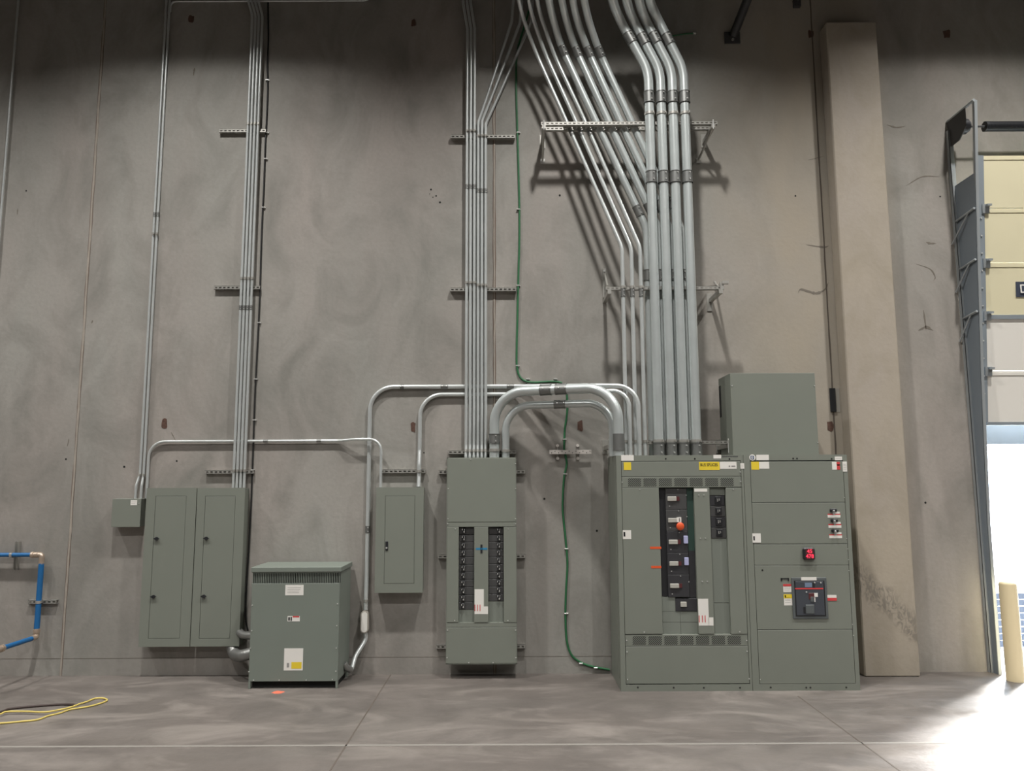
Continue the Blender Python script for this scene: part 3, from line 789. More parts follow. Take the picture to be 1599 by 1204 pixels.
# side seam panels
mb = MB(); mb.box(XL - .004, XL + .002, -DS + .09, -.05, .10, ZT - .09, M_GREY, .001); mb.build('side_panel', sw)
SB('top_cover', 974.2, 720.6, 1163.3, 743.8)
def vent(name, y0, y1, ya, yb):
    mb = MB(); mb.pbox(974.2, y0, 1163.3, y1, DS - .06, DS, M_GREY, Y9, .002)
    z1 = W(1067, ya, DS).z; z0 = W(1067, yb, DS).z
    xs0 = W(984 + (0 if ya < 800 else 1.5), 895, DS).x; w = .128; gap = .1535
    for g in range(7):
        xa = xs0 + g * gap
        for k in range(10):
            s = -.06 + k * (w + .05) / 9.3     # slot starts, slanting up to the right
            a0 = s; 
            pts = []
            h = z1 - z0; sl = h * .95
            # slot from (a0, z0) to (a0 + sl, z1), clipped to [0, w]
            ta = max(0, (0 - a0) / sl); tb = min(1, (w - a0) / sl)
            if tb - ta < .12: continue
            q0 = (xa + a0 + sl * ta, z0 + h * ta); q1 = (xa + a0 + sl * tb, z0 + h * tb)
            e = .0046
            vs = [(q0[0] - e, -DS - .0008, q0[1]), (q0[0] + e, -DS - .0008, q0[1]), (q1[0] + e, -DS - .0008, q1[1]), (q1[0] - e, -DS - .0008, q1[1]),
                  (q0[0] - e, -DS + .001, q0[1]), (q0[0] + e, -DS + .001, q0[1]), (q1[0] + e, -DS + .001, q1[1]), (q1[0] - e, -DS + .001, q1[1])]
            mb.add(vs, [(0, 1, 2, 3), (0, 4, 5, 1), (1, 5, 6, 2), (2, 6, 7, 3), (3, 7, 4, 0)], M_SEAM)  # dark raised strips paint the shade of open slots
    return mb.build(name, sw)
vent('vent_panel', 744.6, 761, 746.5, 759.5)
vent('vent_panel', 990.8, 1008.6, 993, 1007)
SB('bottom_cover', 974.2, 1009.4, 1163.3, 1067.6)
SB('cover_plate', 974.2, 761.8, 1032.4, 990, d1=DS + .004)
SB('cover_plate', 1138.2, 761.8, 1163.3, 990, d1=DS + .004)
SB('center_cover', 1087.9, 761.8, 1112.4, 990, d1=DS + .006)
SB('filler_plate', 1112.4, 775 + 66, 1138.2, 941, d0=DS - .055, d1=DS - .03, m=M_GREYD, bev=0)
SB('filler_plate', 1112.4, 941.8, 1138.2, 990, d0=DS - .055, d1=DS - .03, m=M_GREYD, bev=0)
SB('filler_plate', 1112.4, 762, 1138.2, 773, d0=DS - .055, d1=DS - .03, m=M_GREYD, bev=0)
for (ya, yb) in ((955, 971.5), (972, 990)):
    SB('filler_plate', 1032.4, ya, 1060, yb, d0=DS - .055, d1=DS - .03, m=M_GREYD, bev=0)
    SB('filler_plate', 1060.4, ya, 1087.9, yb, d0=DS - .055, d1=DS - .03, m=M_GREYD, bev=0)
SB('filler_plate', 1032.4, 932, 1053, 954.6, d0=DS - .055, d1=DS - .03, m=M_GREYD, bev=0)
SB('bay_strip', 1032.4, 762.2, 1042.4, 931, d0=DS - .055, d1=DS - .035, m=M_BLACK, bev=0)
SB('bay_strip', 1076.2, 762.2, 1087.9, 860, d0=DS - .055, d1=DS - .04, m=M_GRN, bev=0)
SB('bay_strip', 1076.2, 860.2, 1087.9, 933, d0=DS - .055, d1=DS - .04, m=M_BRK2, bev=0)
rows = ((762.4, 795.3), (795.8, 829.2), (829.7, 863), (863.5, 897), (897.5, 932.5))
for i, (ya, yb) in enumerate(rows):
    mB = M_BRK if i < 2 else M_BRK2
    b_ = SB('breaker', 1042.6, ya, 1076, yb, d0=DS - .055, d1=DS - .02, m=mB, bev=.003)
    ym = (ya + yb) / 2; xo = (ym - 895) * .0305
    c = MB(); xh = 1048.3 + xo + .8 * 0; 
    c.pbox(1046 + xo, ym - 3.4, 1060 + xo, ym + 3.6, DS - .022, DS - .006, M_HANDLE, bev=.004); c.build('handle', b_)
    c = MB(); c.pbox(1060.2 + xo, ym - 3.4, 1064.5 + xo, ym + 3.0, DS - .022, DS - .012, M_DRED); c.build('flag', b_)
    for (sx, sy) in ((1062, ya + 2), (1075, ya + 11), (1049, yb - 5)):
        p = W(sx + xo, sy, DS - .02); c = MB(); c.cyl((p.x, -DS + .021, p.z), (p.x, -DS + .014, p.z), .005, M_SCREW, 8); c.build('screw', b_)
    if i in (2, 3):
        c = MB(); c.pbox(1069.5 + xo, ym - 9.5, 1076 + xo, ym + 2.5, DS - .022, DS - .0, M_LILAC, bev=.003); o = c.build('tag', b_); o['label'] = 'lilac square tag'
    if i == 1:
        c = MB(); p = W(1061 + 1.5, 822, DS + .01); c.ball((p.x, -DS - .004, p.z), .040, M_ORANGE, 14, (1, .35, 1.0)); o = c.build('tag', b_); o['label'] = 'round orange tag'
        c = MB(); c.pbox(1057, 808, 1064, 815.5, DS - .022, DS - .004, M_WHITE); c.pbox(1060.5, 809, 1061.6, 814.5, DS - .022, DS - .003, M_BLACK); o = c.build('tag', b_); o['label'] = 'white tag with a black one'
b_ = SB('breaker', 1053.3, 934.5, 1087.6, 954.6, d0=DS - .055, d1=DS - .025, m=M_BRK2, bev=.003)
c = MB(); c.pbox(1063, 940, 1072.5, 948, DS - .027, DS - .01, M_HANDLE, bev=.003); c.build('handle', b_)
for k in range(4):
    ya = 773.4 + k * 16.9; b_ = SB('breaker', 1112.6, ya, 1136.6 - .8 + .3 * k, ya + 16.5, d0=DS - .055, d1=DS - .026, m=M_BRK if k % 2 else M_BRK2, bev=.003)
    c = MB(); p = W(1121.5 + k * .7, ya + 8, DS - .02)
    c.box(p.x - .03, p.x + .03, -DS + .018, -DS + .028, p.z - .036, p.z + .036, M_BLACK, .003)
    c.box(p.x - .014, p.x - .004, -DS + .008, -DS + .02, p.z - .012, p.z + .018, M_CHROME); c.box(p.x + .002, p.x + .012, -DS + .008, -DS + .02, p.z - .004, p.z + .018, M_CHROME)
    c.build('switch', b_)
# tapes, stickers
for y in (855.5, 885.5):
    c = MB(); p0 = W(1015 + (y - 855) * .06, y, DS + .004); p1 = W(1032.6, y, DS + .004); c.box(p0.x, p1.x, -DS - .0055, -DS - .003, p0.z - .011, p0.z + .011, M_ORANGE); o = c.build('tape', sw); o['label'] = 'orange tape'
sticker(sw, 970, 710.6, 989.5, 719.5, DS, base=M_WHITE)
sticker(sw, 974, 722, 985.5, 734, DS, base=M_YEL)
o = sticker(sw, 1091.5, 721.2, 1123.6, 734, DS, base=M_YEL); o['label'] = 'yellow label reading BUS SPLICES'
p = W(1107, 726, DS); text_mesh('BUS SPLICES', 'lettering', p.x, DS + .002, p.z, .042, M_BLACK, o, .78)
sticker(sw, 1124, 721.2, 1150.2, 732, DS, [(.52, .55, .62, .72, M_LTXT), (.68, .55, .92, .72, M_LTXT)])
sticker(sw, 1114, 710.4, 1126, 716, DS)
mb = MB(); p = W(1140, 712.8, DS)
for k in range(8): mb.box(p.x - .078 + k * .020, p.x - .064 + k * .020, -DS - .001, -DS + .001, p.z - .006, p.z + .007, M_BRK)
o = mb.build('nameplate', sw); o['label'] = 'row of small dark embossed letters'; o['kind'] = 'stuff'
sticker(sw, 1156.2, 723.3, 1162.2, 731.8, DS + .001, lines=2)
sticker(sw, 972.6, 828, 985.5, 842, DS + .004, [(.08, .2, .3, .7, M_BLACK)], lines=0)
sticker(sw, 1084.2, 763.2, 1104.2, 767.8, DS + .006)
o = sticker(sw, 1090.5, 935, 1106.5, 977, DS + .006, [(.02, .62, .10, .88, M_RED), (.33, .62, .41, .88, M_RED), (.60, .62, .68, .88, M_RED)])
sticker(sw, 1106.5, 964, 1114, 977, DS + .006)
holes(sw, ((1039.5, 716.5), (1085, 716.5), (1139, 716.8), (996, 1073.5), (1052, 1073.8), (1099, 1074), (1155.5, 1074)), DS)
screws(sw, ((999, 764.5), (1145, 764), (1006, 987), (1155, 986.5), (1156, 737), (1156.5, 752), (971.5, 753), (1166, 1000), (1166.5, 1017), (978.5, 1000), (979, 1018), (980, 1061), (1170, 1060)), DS + .003)
screws(sw, ((1091, 773), (1099, 773), (1093.5, 840.5), (1101.5, 840.5), (1096.5, 908), (1104.5, 908)), DS + .006)

# ---- switchboard, main section
sm = empty('switchboard', (W(1250, 895, DS).x, 0, 0), 'right switchboard section with red-lit meter and large main breaker', 'switchboard')
XL2 = max(XR + .0015, W(1168.2, 895, DS).x); XR2 = W(1333, 895, DS).x
mb = MB(); mb.box(XL2, XR2, -DS + .06, -.02, .0, ZT, M_GREY); mb.build('enclosure', sm)
mb = MB(); xi = W(1178.3, 895, DS).x; xj = W(1326.6, 895, DS).x
mb.box(XL2, xi, -DS, -DS + .06, 0, ZT, M_GREY); mb.box(xj, XR2, -DS, -DS + .06, 0, ZT, M_GREY)
mb.box(xi, xj, -DS, -DS + .06, zt + .002, ZT, M_GREY); mb.box(xi, xj, -DS, -DS + .06, 0, zb - .003, M_GREY); mb.build('frame', sm)
for a, c_ in ((720.6, 784.2), (785, 849), (849.9, 882.3), (883.1, 983), (983.9, 1067.6)):
    SB('door' if a == 883.1 else 'cover_plate', 1179, a, 1326, c_, root=sm)
for k, (x, y) in enumerate(((1301.5, 800), (1302.8, 816), (1304, 832))):
    p = W(x, y, DS); c = MB(); z_ = p.z
    c.box(p.x - .038, p.x + .034, -DS - .012, -DS + .001, z_ + .004, z_ + .036, M_BLACK, .008)
    o = c.build('switch_escutcheon', sm)
    c = MB(); c.box(p.x - .016, p.x + .006, -DS - .03, -DS - .010, z_ - .022, z_ + .024, M_CHROME, .006); c.build('switch_lever', o)
    c = MB(); c.box(p.x + .010, p.x + .062, -DS - .002, -DS, z_ - .014, z_ + .006, M_WHITE); c.box(p.x - .06, p.x + .066, -DS - .002, -DS, z_ - .052, z_ - .026, M_WHITE); c.box(p.x - .06, p.x + .066, -DS - .0018, -DS, z_ - .026, z_ - .014, M_RED)
    c.build('sticker', sm)
# meter
p = W(1262, 864.5, DS); c = MB(); c.box(p.x - .060, p.x + .060, -DS - .03, -DS + .001, p.z - .060, p.z + .060, M_BLACK, .016); mt = c.build('meter', sm)
c = MB(); c.box(p.x - .035, p.x + .042, -DS - .0315, -DS - .029, p.z - .050, p.z + .050, M_DRED); c.build('display', mt)
t_ = text_mesh('45', 'digit', p.x + .004, DS + .032, p.z + .024, .052, M_LED, mt); text_mesh('478', 'digit', p.x + .004, DS + .032, p.z - .024, .052, M_LED, mt)
# main breaker
c = MB()
o_ = (1236.5, 902, 1291.5, 966)
c.pbox(1237.2, 902, 1292.2, 966.3, DS, DS + .010, M_BEZEL, 934, .003); mbk = c.build('main_breaker', sm)
c = MB(); c.pbox(1241.3, 906.8, 1288.8, 962.5, DS + .005, DS + .0115, M_BLACK, 934); c.build('gasket', mbk)
c = MB(); c.pbox(1243.2, 908, 1287, 960.8, DS, DS + 0.0160, M_FACE, 934, .002)
c.pbox(1242, 918.2, 1285.5, 920.2, DS, DS + 0.0175, M_RED); c.pbox(1263, 926, 1272, 936, DS, DS + 0.0190, M_DRED, bev=.002); c.pbox(1271.5, 926, 1277, 932, DS, DS + 0.0190, M_WHITE)
c.pbox(1266, 932, 1271, 940, DS, DS + 0.0210, M_BEZEL, bev=.002); c.pbox(1272, 933, 1273.2, 940, DS, DS + 0.0220, M_WHITE)
c.pbox(1254.5, 948, 1258, 958, DS, DS + 0.0175, M_BLACK); c.pbox(1258.5, 944.5, 1272, 958.5, DS, DS + 0.0230, M_BEZEL, bev=.004); c.build('face', mbk)
c = MB(); c.pbox(1256.8, 910, 1268, 917, DS, DS + 0.0180, M_SCREEN); c.build('screen', mbk)
c = MB(); c.pbox(1269, 910, 1272.2, 918, DS, DS + 0.0180, M_BLACK); c.build('button', mbk)
for x, y in ((1271, 909.3), (1280.5, 909.5), (1258.2, 924)):
    p = W(x, y, DS); c = MB(); c.cyl((p.x, -DS - .012, p.z), (p.x, -DS - .021, p.z), .007, M_SCREW, 10); c.build('screw', mbk)
sticker(sm, 1251, 901.3, 1275, 906.3, DS + .0105)
sticker(sm, 1223, 912, 1235.6, 924.6, DS, [(0, 0, 1, .28, M_RED)], lines=3)
sticker(sm, 1224, 928, 1237, 945.4, DS, [(0, 0, 1, .36, M_YEL), (.12, .08, .26, .28, M_BLACK)], lines=3)
sticker(sm, 1291.2, 929, 1306.3, 938, DS + .001, [(0, .5, 1, 1, M_RED)])
sticker(sm, 1175, 833, 1188, 847.3, DS + .001, [(.1, .3, .28, .75, M_BLACK)], lines=0)
p = W(1225.5, 905, DS); c = MB()
c.box(p.x - .040, p.x - .028, -DS - .004, -DS + .001, p.z - .014, p.z + .014, M_BLACK); c.box(p.x + .028, p.x + .040, -DS - .004, -DS + .001, p.z - .014, p.z + .014, M_BLACK)
c.box(p.x - .04, p.x + .04, -DS - .004, -DS + .001, p.z + .004, p.z + .014, M_BLACK); c.build('door_latch', sm)
# round blue logo
p = W(1174.8, 714.4, DS); c = MB()
c.cyl((p.x, -DS + .001, p.z), (p.x, -DS - .0015, p.z), .031, M_WHITE, 24)
c.box(p.x - .018, p.x - .011, -DS - .003, -DS - .001, p.z - .015, p.z + .017, M_LOGO); c.box(p.x + .008, p.x + .016, -DS - .003, -DS - .001, p.z - .017, p.z + .015, M_LOGO)
c.box(p.x - .012, p.x + .012, -DS - .003, -DS - .001, p.z + .012, p.z + .018, M_LOGO); c.box(p.x - .012, p.x + .010, -DS - .003, -DS - .001, p.z - .019, p.z - .013, M_LOGO); c.box(p.x - .004, p.x + .003, -DS - .003, -DS - .001, p.z - .004, p.z + .004, M_LOGO)
o = c.build('emblem', sm); o['label'] = 'round white and blue emblem'
sticker(sm, 1181, 710.2, 1200.5, 718.8, DS); sticker(sm, 1173.2, 721, 1185.3, 733.5, DS, base=M_YEL); sticker(sm, 1185.4, 721.2, 1201, 731.8, DS)
sticker(sm, 1303.5, 713, 1314.8, 718.8, DS, lines=1); sticker(sm, 1299.2, 721.2, 1311.5, 733.5, DS, [(.6, 0, 1, 1, M_RED), (.55, .33, 1, .48, M_WHITE)])
sticker(sm, 1315.8, 720.8, 1322.5, 736.5, DS + .001, lines=4)
holes(sm, ((1238.5, 716), (1244.5, 716), (1298.5, 716.5), (1190.5, 890.5), (1203.5, 1073.5), (1259, 1073.8), (1265.5, 1073.8), (1321.5, 1073.5)), DS + .0005)
for n_, (x, y) in enumerate(((1318.5, 777), (1322, 841), (1323.5, 857), (1325, 874), (1325.5, 891), (1331, 975), (1332.5, 992), (1187, 1061))):
    screws(sm, ((x, y),), DS, .004)
# pull box on top
DP = .60
pb = empty('pull_box', (W(1207, 646, DP).x, -.35, ZT), 'plain grey box standing on top of the right switchboard section', 'pull box')
X0 = W(1140.5, 600, DP).x; X1 = W(1273, 600, DP).x; zt2 = W(1207, 582.5, DP).z
mb = MB(); mb.box(X0 + .004, X1 - .004, -DP + .01, -.14, ZT + .001, zt2, M_GREY); bx = mb.build('box', pb)
mb = MB(); mb.box(X0, X1, -DP, -DP + .01, ZT + .001, zt2, M_GREY, .002); mb.build('cover', pb)
mb = MB(); mb.box(X0 + .003, X0 + .006, -.22, -.145, zt2 - .42, zt2 - .08, M_SEAM); mb.build('slot', pb)
screws(pb, ((1143, 602.5), (1272, 602.5), (1277, 691)), DP, .006)

# ================================================================== TRANSFORMER
DT = .56
tr = empty('transformer', (W(458, 1075, DT).x, -.3, 0), 'grey floor-standing ventilated cabinet below the small panel, beside double cabinets', 'transformer')
X0 = W(391, 980, DT).x; X1 = W(529, 980, DT).x; zc = W(460, 893, DT).z; zt3 = W(460, 887.6, DT).z; z0 = W(460, 1064, DT).z
zl = W(460, 911, DT).z
mb = MB(); mb.box(X0, X1, -DT + .03, -.04, z0, zc, M_GREYT); mb.build('body', tr)
mb = MB(); mb.box(X0, X1, -DT, -DT + .03, z0, zl, M_GREYT, .002); mb.build('front_panel', tr)
mb = MB(); mb.box(X0 - .012, X1 + .014, -DT - .012, -.03, zc, zt3 + .012, M_GREYT, .003); mb.build('top_cover', tr)
mb = MB(); mb.box(X0, X1, -DT + .026, -DT + .032, zl, zc, M_SEAM); ns = 50
for k in range(ns + 1):
    x = X0 + .004 + (X1 - X0 - .012) * k / ns; mb.box(x, x + .0070, -DT + .001, -DT + .014, zl, zc, M_GREYT)
mb.box(X0, X1, -DT, -DT + .028, zc - .012, zc, M_GREYT); mb.build('louver_panel', tr)
for xx in (X0, X1 - .02):
    mb = MB(); mb.box(xx, xx + .02, -DT, -DT + .04, 0, z0, M_GREYT); mb.build('foot', tr)
    mb = MB(); mb.box(xx, xx + .02, -.12, -.05, 0, z0, M_GREYT); mb.build('foot', tr)
mb = MB(); mb.box(X0 + .02, X1 - .02, -DT + .05, -.10, 0.001, z0, M_SEAM); mb.build('under_shade', tr)  # dark block standing in for the shade under the transformer
sticker(tr, 445.5, 913.3, 474, 929.5, DT, lines=4); sticker(tr, 449, 962, 468.2, 970.3, DT, [(.06, .2, .2, .85, M_BLACK), (.25, .15, .36, .9, M_BLACK), (.42, 0, .95, .25, M_RED)])
sticker(tr, 443.5, 1012.5, 473, 1047, DT, [(.40, .62, .94, .92, M_YEL), (.16, .66, .28, .86, M_LTXT)], lines=0)
screws(tr, ((394, 945), (527, 943), (393, 985), (526, 977), (391, 1012), (525, 1012), (388.5, 1049), (524.5, 1048), (436, 1062), (396, 1062), (478, 1062), (519, 1061)), DT, .006)
# flexible conduits
def flex(pts, r, label, ring=.011):
    P = smooth_path(pts, 10); L = [0]
    for a, c in zip(P, P[1:]): L.append(L[-1] + (c - a).length)
    n = max(8, int(L[-1] / ring) * 2); Q = []
    for k in range(n + 1):
        s = L[-1] * k / n; j = max(i for i in range(len(L)) if L[i] <= s + 1e-9); j = min(j, len(P) - 2)
        Q.append(P[j].lerp(P[j + 1], (s - L[j]) / max(1e-9, L[j + 1] - L[j])))
    mb = MB(); mb.tube(Q, r, M_CPL2, 14, rf=lambda i, N: r * (1.0 if i % 2 else .9)); o = mb.build('flexible_conduit'); tag(o, label, 'conduit')
    return o
M_CPL2 = mat('flex_armour', s8(150, 150, 147), .35, .7)
o = flex([(W(372, 985, .1).x, -.09, W(380, 985, .10).z), (W(378, 990, .2).x, -.18, W(380, 992, .20).z), (X0 - .04, -.26, W(385, 993, .26).z), (X0, -.28, W(385, 993, .26).z)], .040, 'upper stub of flexible conduit between double cabinet and transformer')
o = flex([(W(362, 1005, .08).x, -.08, W(362, 1011, .08).z + .015), (W(366, 1018, .15).x, -.14, W(366, 1021, .15).z), (W(376, 1024, .3).x, -.3, W(380, 1024, .30).z), (X0, -.33, W(385, 1018, .34).z)], .060, 'fat lower flexible conduit looping from double cabinet into transformer side')
c = MB(); c.cyl((X0 - .03, -.328, W(385, 1018, .34).z), (X0 + .001, -.33, W(385, 1018, .34).z), .056, M_CHROME, 16); c.build('connector', o)
xlb = xv; zlb1 = W(572, 953, .05).z; zlb0 = W(571, 988, .05).z
lb = empty('oval_fitting', (xlb, -.05, zlb0), 'pale oval conduit fitting on the wall right of the transformer', 'conduit fitting')
c = MB()
def stadium(mb, X, z0, z1, r, d0, d1, m, n=12):
    pr = [(X + r * math.cos(math.pi * k / n), z1 - r + r * math.sin(math.pi * k / n)) for k in range(n + 1)] + [(X - r * math.cos(math.pi * k / n), z0 + r - r * math.sin(math.pi * k / n)) for k in range(n + 1)]
    N = len(pr); vs = [(x, -d0, z) for x, z in pr] + [(x, -d1, z) for x, z in pr]
    mb.add(vs, [tuple(range(N)), tuple(range(N, 2 * N))[::-1]] + [(k, (k + 1) % N, N + (k + 1) % N, N + k) for k in range(N)], m)
stadium(c, xlb - .005, zlb0, zlb1, .042, .02, .088, M_LBBODY); c.build('body', lb)
c = MB(); stadium(c, xlb - .005, zlb0 + .012, zlb1 - .012, .030, .08, .094, M_WHITE); c.build('cover', lb)
yb_ = .06
q = [(xlb - .002, -.05, zlb0 + .01), (xlb, -.055, W(571, 1000, .06).z), (W(556, 1025, .12).x, -.14, W(556, 1025, .14).z), (W(549, 1043, .2).x, -.22, W(549, 1046, .22).z), (W(540, 1046, .3).x, -.26, W(540, 1043, .26).z), (X1 - .0, -.28, W(535, 1036, .28).z)]
P_ = smooth_path(q, 8); mb = MB(); mb.tube(P_, .022, M_GALV, 14); o = tag(mb.build('conduit'), 'short bent conduit from the oval fitting down to the transformer', 'conduit')
c = MB(); c.tube(smooth_path(q[3:], 8), .034, M_CPL2, 14, rf=lambda i, N: .034 * (1 if i % 2 else .88)); c.build('elbow_connector', o)

# ================================================================== WIRES
def wire(px, r, label, d=.012, m=M_GREEN, clips=(), name='ground_wire', cat='wire', n=8):
    P = smooth_path([W(x, y, d) for x, y in px], n); mb = MB(); mb.tube(P, r, m, 8); o = mb.build(name); tag(o, label, cat)
    for x, y in clips:
        p = W(x, y, d); c = MB(); c.box(p.x - r - .008, p.x + r + .008, -d - r - .002, 0, p.z - .006, p.z + .006, M_SCREW, .002)
        c.cyl((p.x + r + .008, -.002, p.z), (p.x + r + .008, -.012, p.z), .008, M_SCREW, 8); c.build('clip', o)
    return o
wire(((838, -30), (822, 30), (808, 80), (806, 130), (808, 207), (809.5, 260), (811, 320), (811, 380), (809, 450), (808, 500), (807, 540), (807, 568), (810, 585), (818, 594), (832, 597), (855, 596), (868, 596), (878, 598)), .011, 'green wire running down the wall then turning right above the thick arch',
     clips=((809, 207), (809.5, 327), (809, 446), (808, 571), (824, 592), (867, 592)))
wire(((822, 599), (820, 605), (820, 612)), .008, 'tiny tail of dark wire behind the thick arch', m=M_CABLE, name='wire_tail')
wire(((884, 600), (886, 630), (885, 650), (882, 670), (881, 700), (883, 712), (885, 725), (881, 745), (879, 775), (879, 800), (883, 840), (886, 880), (884, 920), (883, 960), (885, 1000), (892, 1022), (906, 1034), (925, 1041), (952, 1046)), .011, 'green wire hanging from the arch past the pale bar to the switchboard foot',
     clips=((881, 686), (882, 740), (884, 857), (884, 958), (907, 1036), (930, 1043)))
wire(((1020, 60), (1050, 56), (1070, 53), (1084, 52)), .008, 'short green wire clipped high up right of the thick pipes', clips=((1084, 52),))
# black cable beside the four conduits
pts = [(419, -30), (418.5, 20), (419, 60), (417.5, 100), (418, 140), (416, 190), (414, 230), (412, 290), (410, 330), (408, 380), (406, 450), (404, 500), (401, 560), (398, 620), (396, 680), (394, 735), (392, 790), (389, 850), (386, 900), (383.5, 950), (384, 970), (387, 985)]
wire(pts, .009, 'black cable stapled down the wall right of the four thin conduits', m=M_CABLE, clips=((417, 125), (416.5, 207), (414.5, 248), (411, 324), (404, 504), (399, 592), (397, 656), (394, 734)), name='cable', cat='cable')
# ground bar
M_BAR = mat('tinned_bar', s8(206, 200, 194), .4, .15)
gb = empty('ground_bar', (W(890, 706, .05).x, 0, W(890, 706, .05).z), 'pale perforated metal bar on the wall left of the switchboard', 'ground bar')
mb = MB(); a = W(858, 706, .06); c_ = W(923.5, 706, .06); h = .022
mb.box(a.x, c_.x, -.060, -.053, a.z - h, a.z + h, M_BAR, .001)
ng = 12
for k in range(ng):
    x = a.x + (c_.x - a.x) * (k + .6) / ng; mb.cyl((x, -.0595, a.z + (.008 if k % 2 else -.008)), (x, -.0606, a.z + (.008 if k % 2 else -.008)), .0055, M_SEAM, 8)
mb.build('bar', gb)
for px in (871, 902.5):
    mb = MB(); x = W(px, 706, .05).x; mb.cyl((x, -.053, a.z), (x, 0, a.z), .017, M_DRED, 12); mb.box(x - .009, x + .009, -.006, 0, a.z - .075, a.z + .08, M_STRUT)
    for s_ in (-.068, .072): mb.cyl((x, -.006, a.z + s_), (x, -.024, a.z + s_), .017, M_BAR, 10)
    mb.build('standoff', gb)

# ================================================================== BLUE PIPE
bp = empty('blue_air_pipe', (W(50, 940, .085).x, -.085, W(50, 940, .085).z), 'blue pipe with nickel elbows stepping down the left wall', 'pipe')
d = .075; R = .022
hz = W(30, 866.5, d).z; xvp = W(66, 925, d).x
mb = MB(); mb.tube([(W(-60, 866, d).x, -d, hz), (W(50, 866, d).x, -d, hz)], R, M_BLUE, 16); mb.build('pipe_run', bp)
mb = MB(); mb.cyl((W(49, 866, d).x, -d, hz), (W(60, 866, d).x, -d, hz), R * 1.35, M_BRASS, 14); mb.cyl((W(50, 866, d).x, -d, hz), (W(53, 866, d).x, -d, hz), R * 1.55, M_BRASS, 14)
xe = W(65.5, 868, d).x
mb.tube(fillet([(W(58, 866, d).x, -d, hz), (xe, -d, hz), (xe, -d, hz - .10)], .03), R * 1.25, M_BRASS, 14); mb.build('elbow', bp)
za = hz - .09; zb_ = W(58, 983, d).z
xe2 = W(58.5, 983, d).x
mb = MB(); mb.tube([(xe, -d, za), (xe, -d - .0, zb_)], R * 1.25, M_BLUE, 16); mb.build('pipe_run', bp)
zlow = W(57, 992, d).z - .02
mb = MB(); mb.tube(fillet([(xe, -d, zb_ + .01), (xe, -d, zlow), (xe, -d - .08, zlow)], .03), R * 1.3, M_BRASS, 14); mb.cyl((xe, -d, zb_), (xe, -d, zb_ - .03), R * 1.55, M_BRASS, 14); mb.build('elbow', bp)
mb = MB(); mb.tube([(xe, -d - .07, zlow), (xe, -.62, zlow)], R * 1.1, M_BLUE, 16); mb.build('pipe_run', bp)
mb = MB(); mb.tube(fillet([(xe, -.60, zlow), (xe, -.72, zlow), (xe, -.72, .0)], .04), R * 1.35, M_BRASS, 14); mb.cyl((xe, -.61, zlow), (xe, -.64, zlow), R * 1.6, M_BRASS, 14); mb.build('elbow', bp)
for (p, ax) in (((W(18, 866, d).x, hz), 0), ((xe, W(62, 940, d).z), 1)):
    mb = MB()
    if ax == 0: mb.cyl((p[0] - .014, -d, p[1]), (p[0] + .014, -d, p[1]), R * 1.2, M_CHROME, 14); mb.box(p[0] - .012, p[0] + .012, -d, 0, p[1] - .03, p[1] - .02, M_STRUT)
    else: mb.cyl((p[0], -d, p[1] - .014), (p[0], -d, p[1] + .014), R * 1.45, M_CHROME, 14); mb.box(p[0] - .03, p[0] + .03, -d + .02, -.041, p[1] - .012, p[1] + .012, M_STRUT)
    mb.build('clamp', bp)

# ================================================================== CORDS ON FLOOR
def fpath(pts, z): return smooth_path([WF(x, y, z) for x, y in pts], 10)
mb = MB(); z = .008
mb.tube(fpath(((-40, 1130), (0, 1129.5), (30, 1127), (58, 1124), (75, 1118), (92, 1114), (110, 1108), (135, 1104), (155, 1099), (167, 1094), (162, 1090.5), (148, 1091), (135, 1096), (122, 1100)), z), .008, M_YCORD, 8)
tag(mb.build('extension_cord'), 'yellow cord looping over the floor with a narrow tip to the right', 'cord')
mb = MB(); mb.tube(fpath(((122, 1100.5), (108, 1105), (95, 1108), (70, 1112), (40, 1111), (10, 1111.5), (0, 1115), (-30, 1120)), .024), .008, M_YCORD, 8)
tag(mb.build('extension_cord'), 'inner yellow cord lying inside the larger yellow loop', 'cord')
mb = MB(); mb.tube(fpath(((-30, 1118), (0, 1112), (15, 1107), (40, 1104), (70, 1101.5), (95, 1100), (110, 1100), (119, 1101)), .010), .011, M_DCORD, 8)
tag(mb.build('black_cord'), 'dark brown cord lying along the back of the yellow cords', 'cord')
# spray mark
mb = MB(); p = WF(434, 1081); vs = []
for k in range(14):
    an = 2 * math.pi * k / 14; r_ = random.uniform(.75, 1.15); vs.append((p.x + .065 * r_ * math.cos(an), p.y + .05 * r_ * math.sin(an), .0012))
vs2 = [(v[0], v[1], 0) for v in vs]; mb.add(vs + vs2, [tuple(range(14))] + [(k, k + 14, (k + 1) % 14 + 14, (k + 1) % 14) for k in range(14)], M_PAINTO)
o = mb.build('paint_mark', bpy.data.objects['floor'])

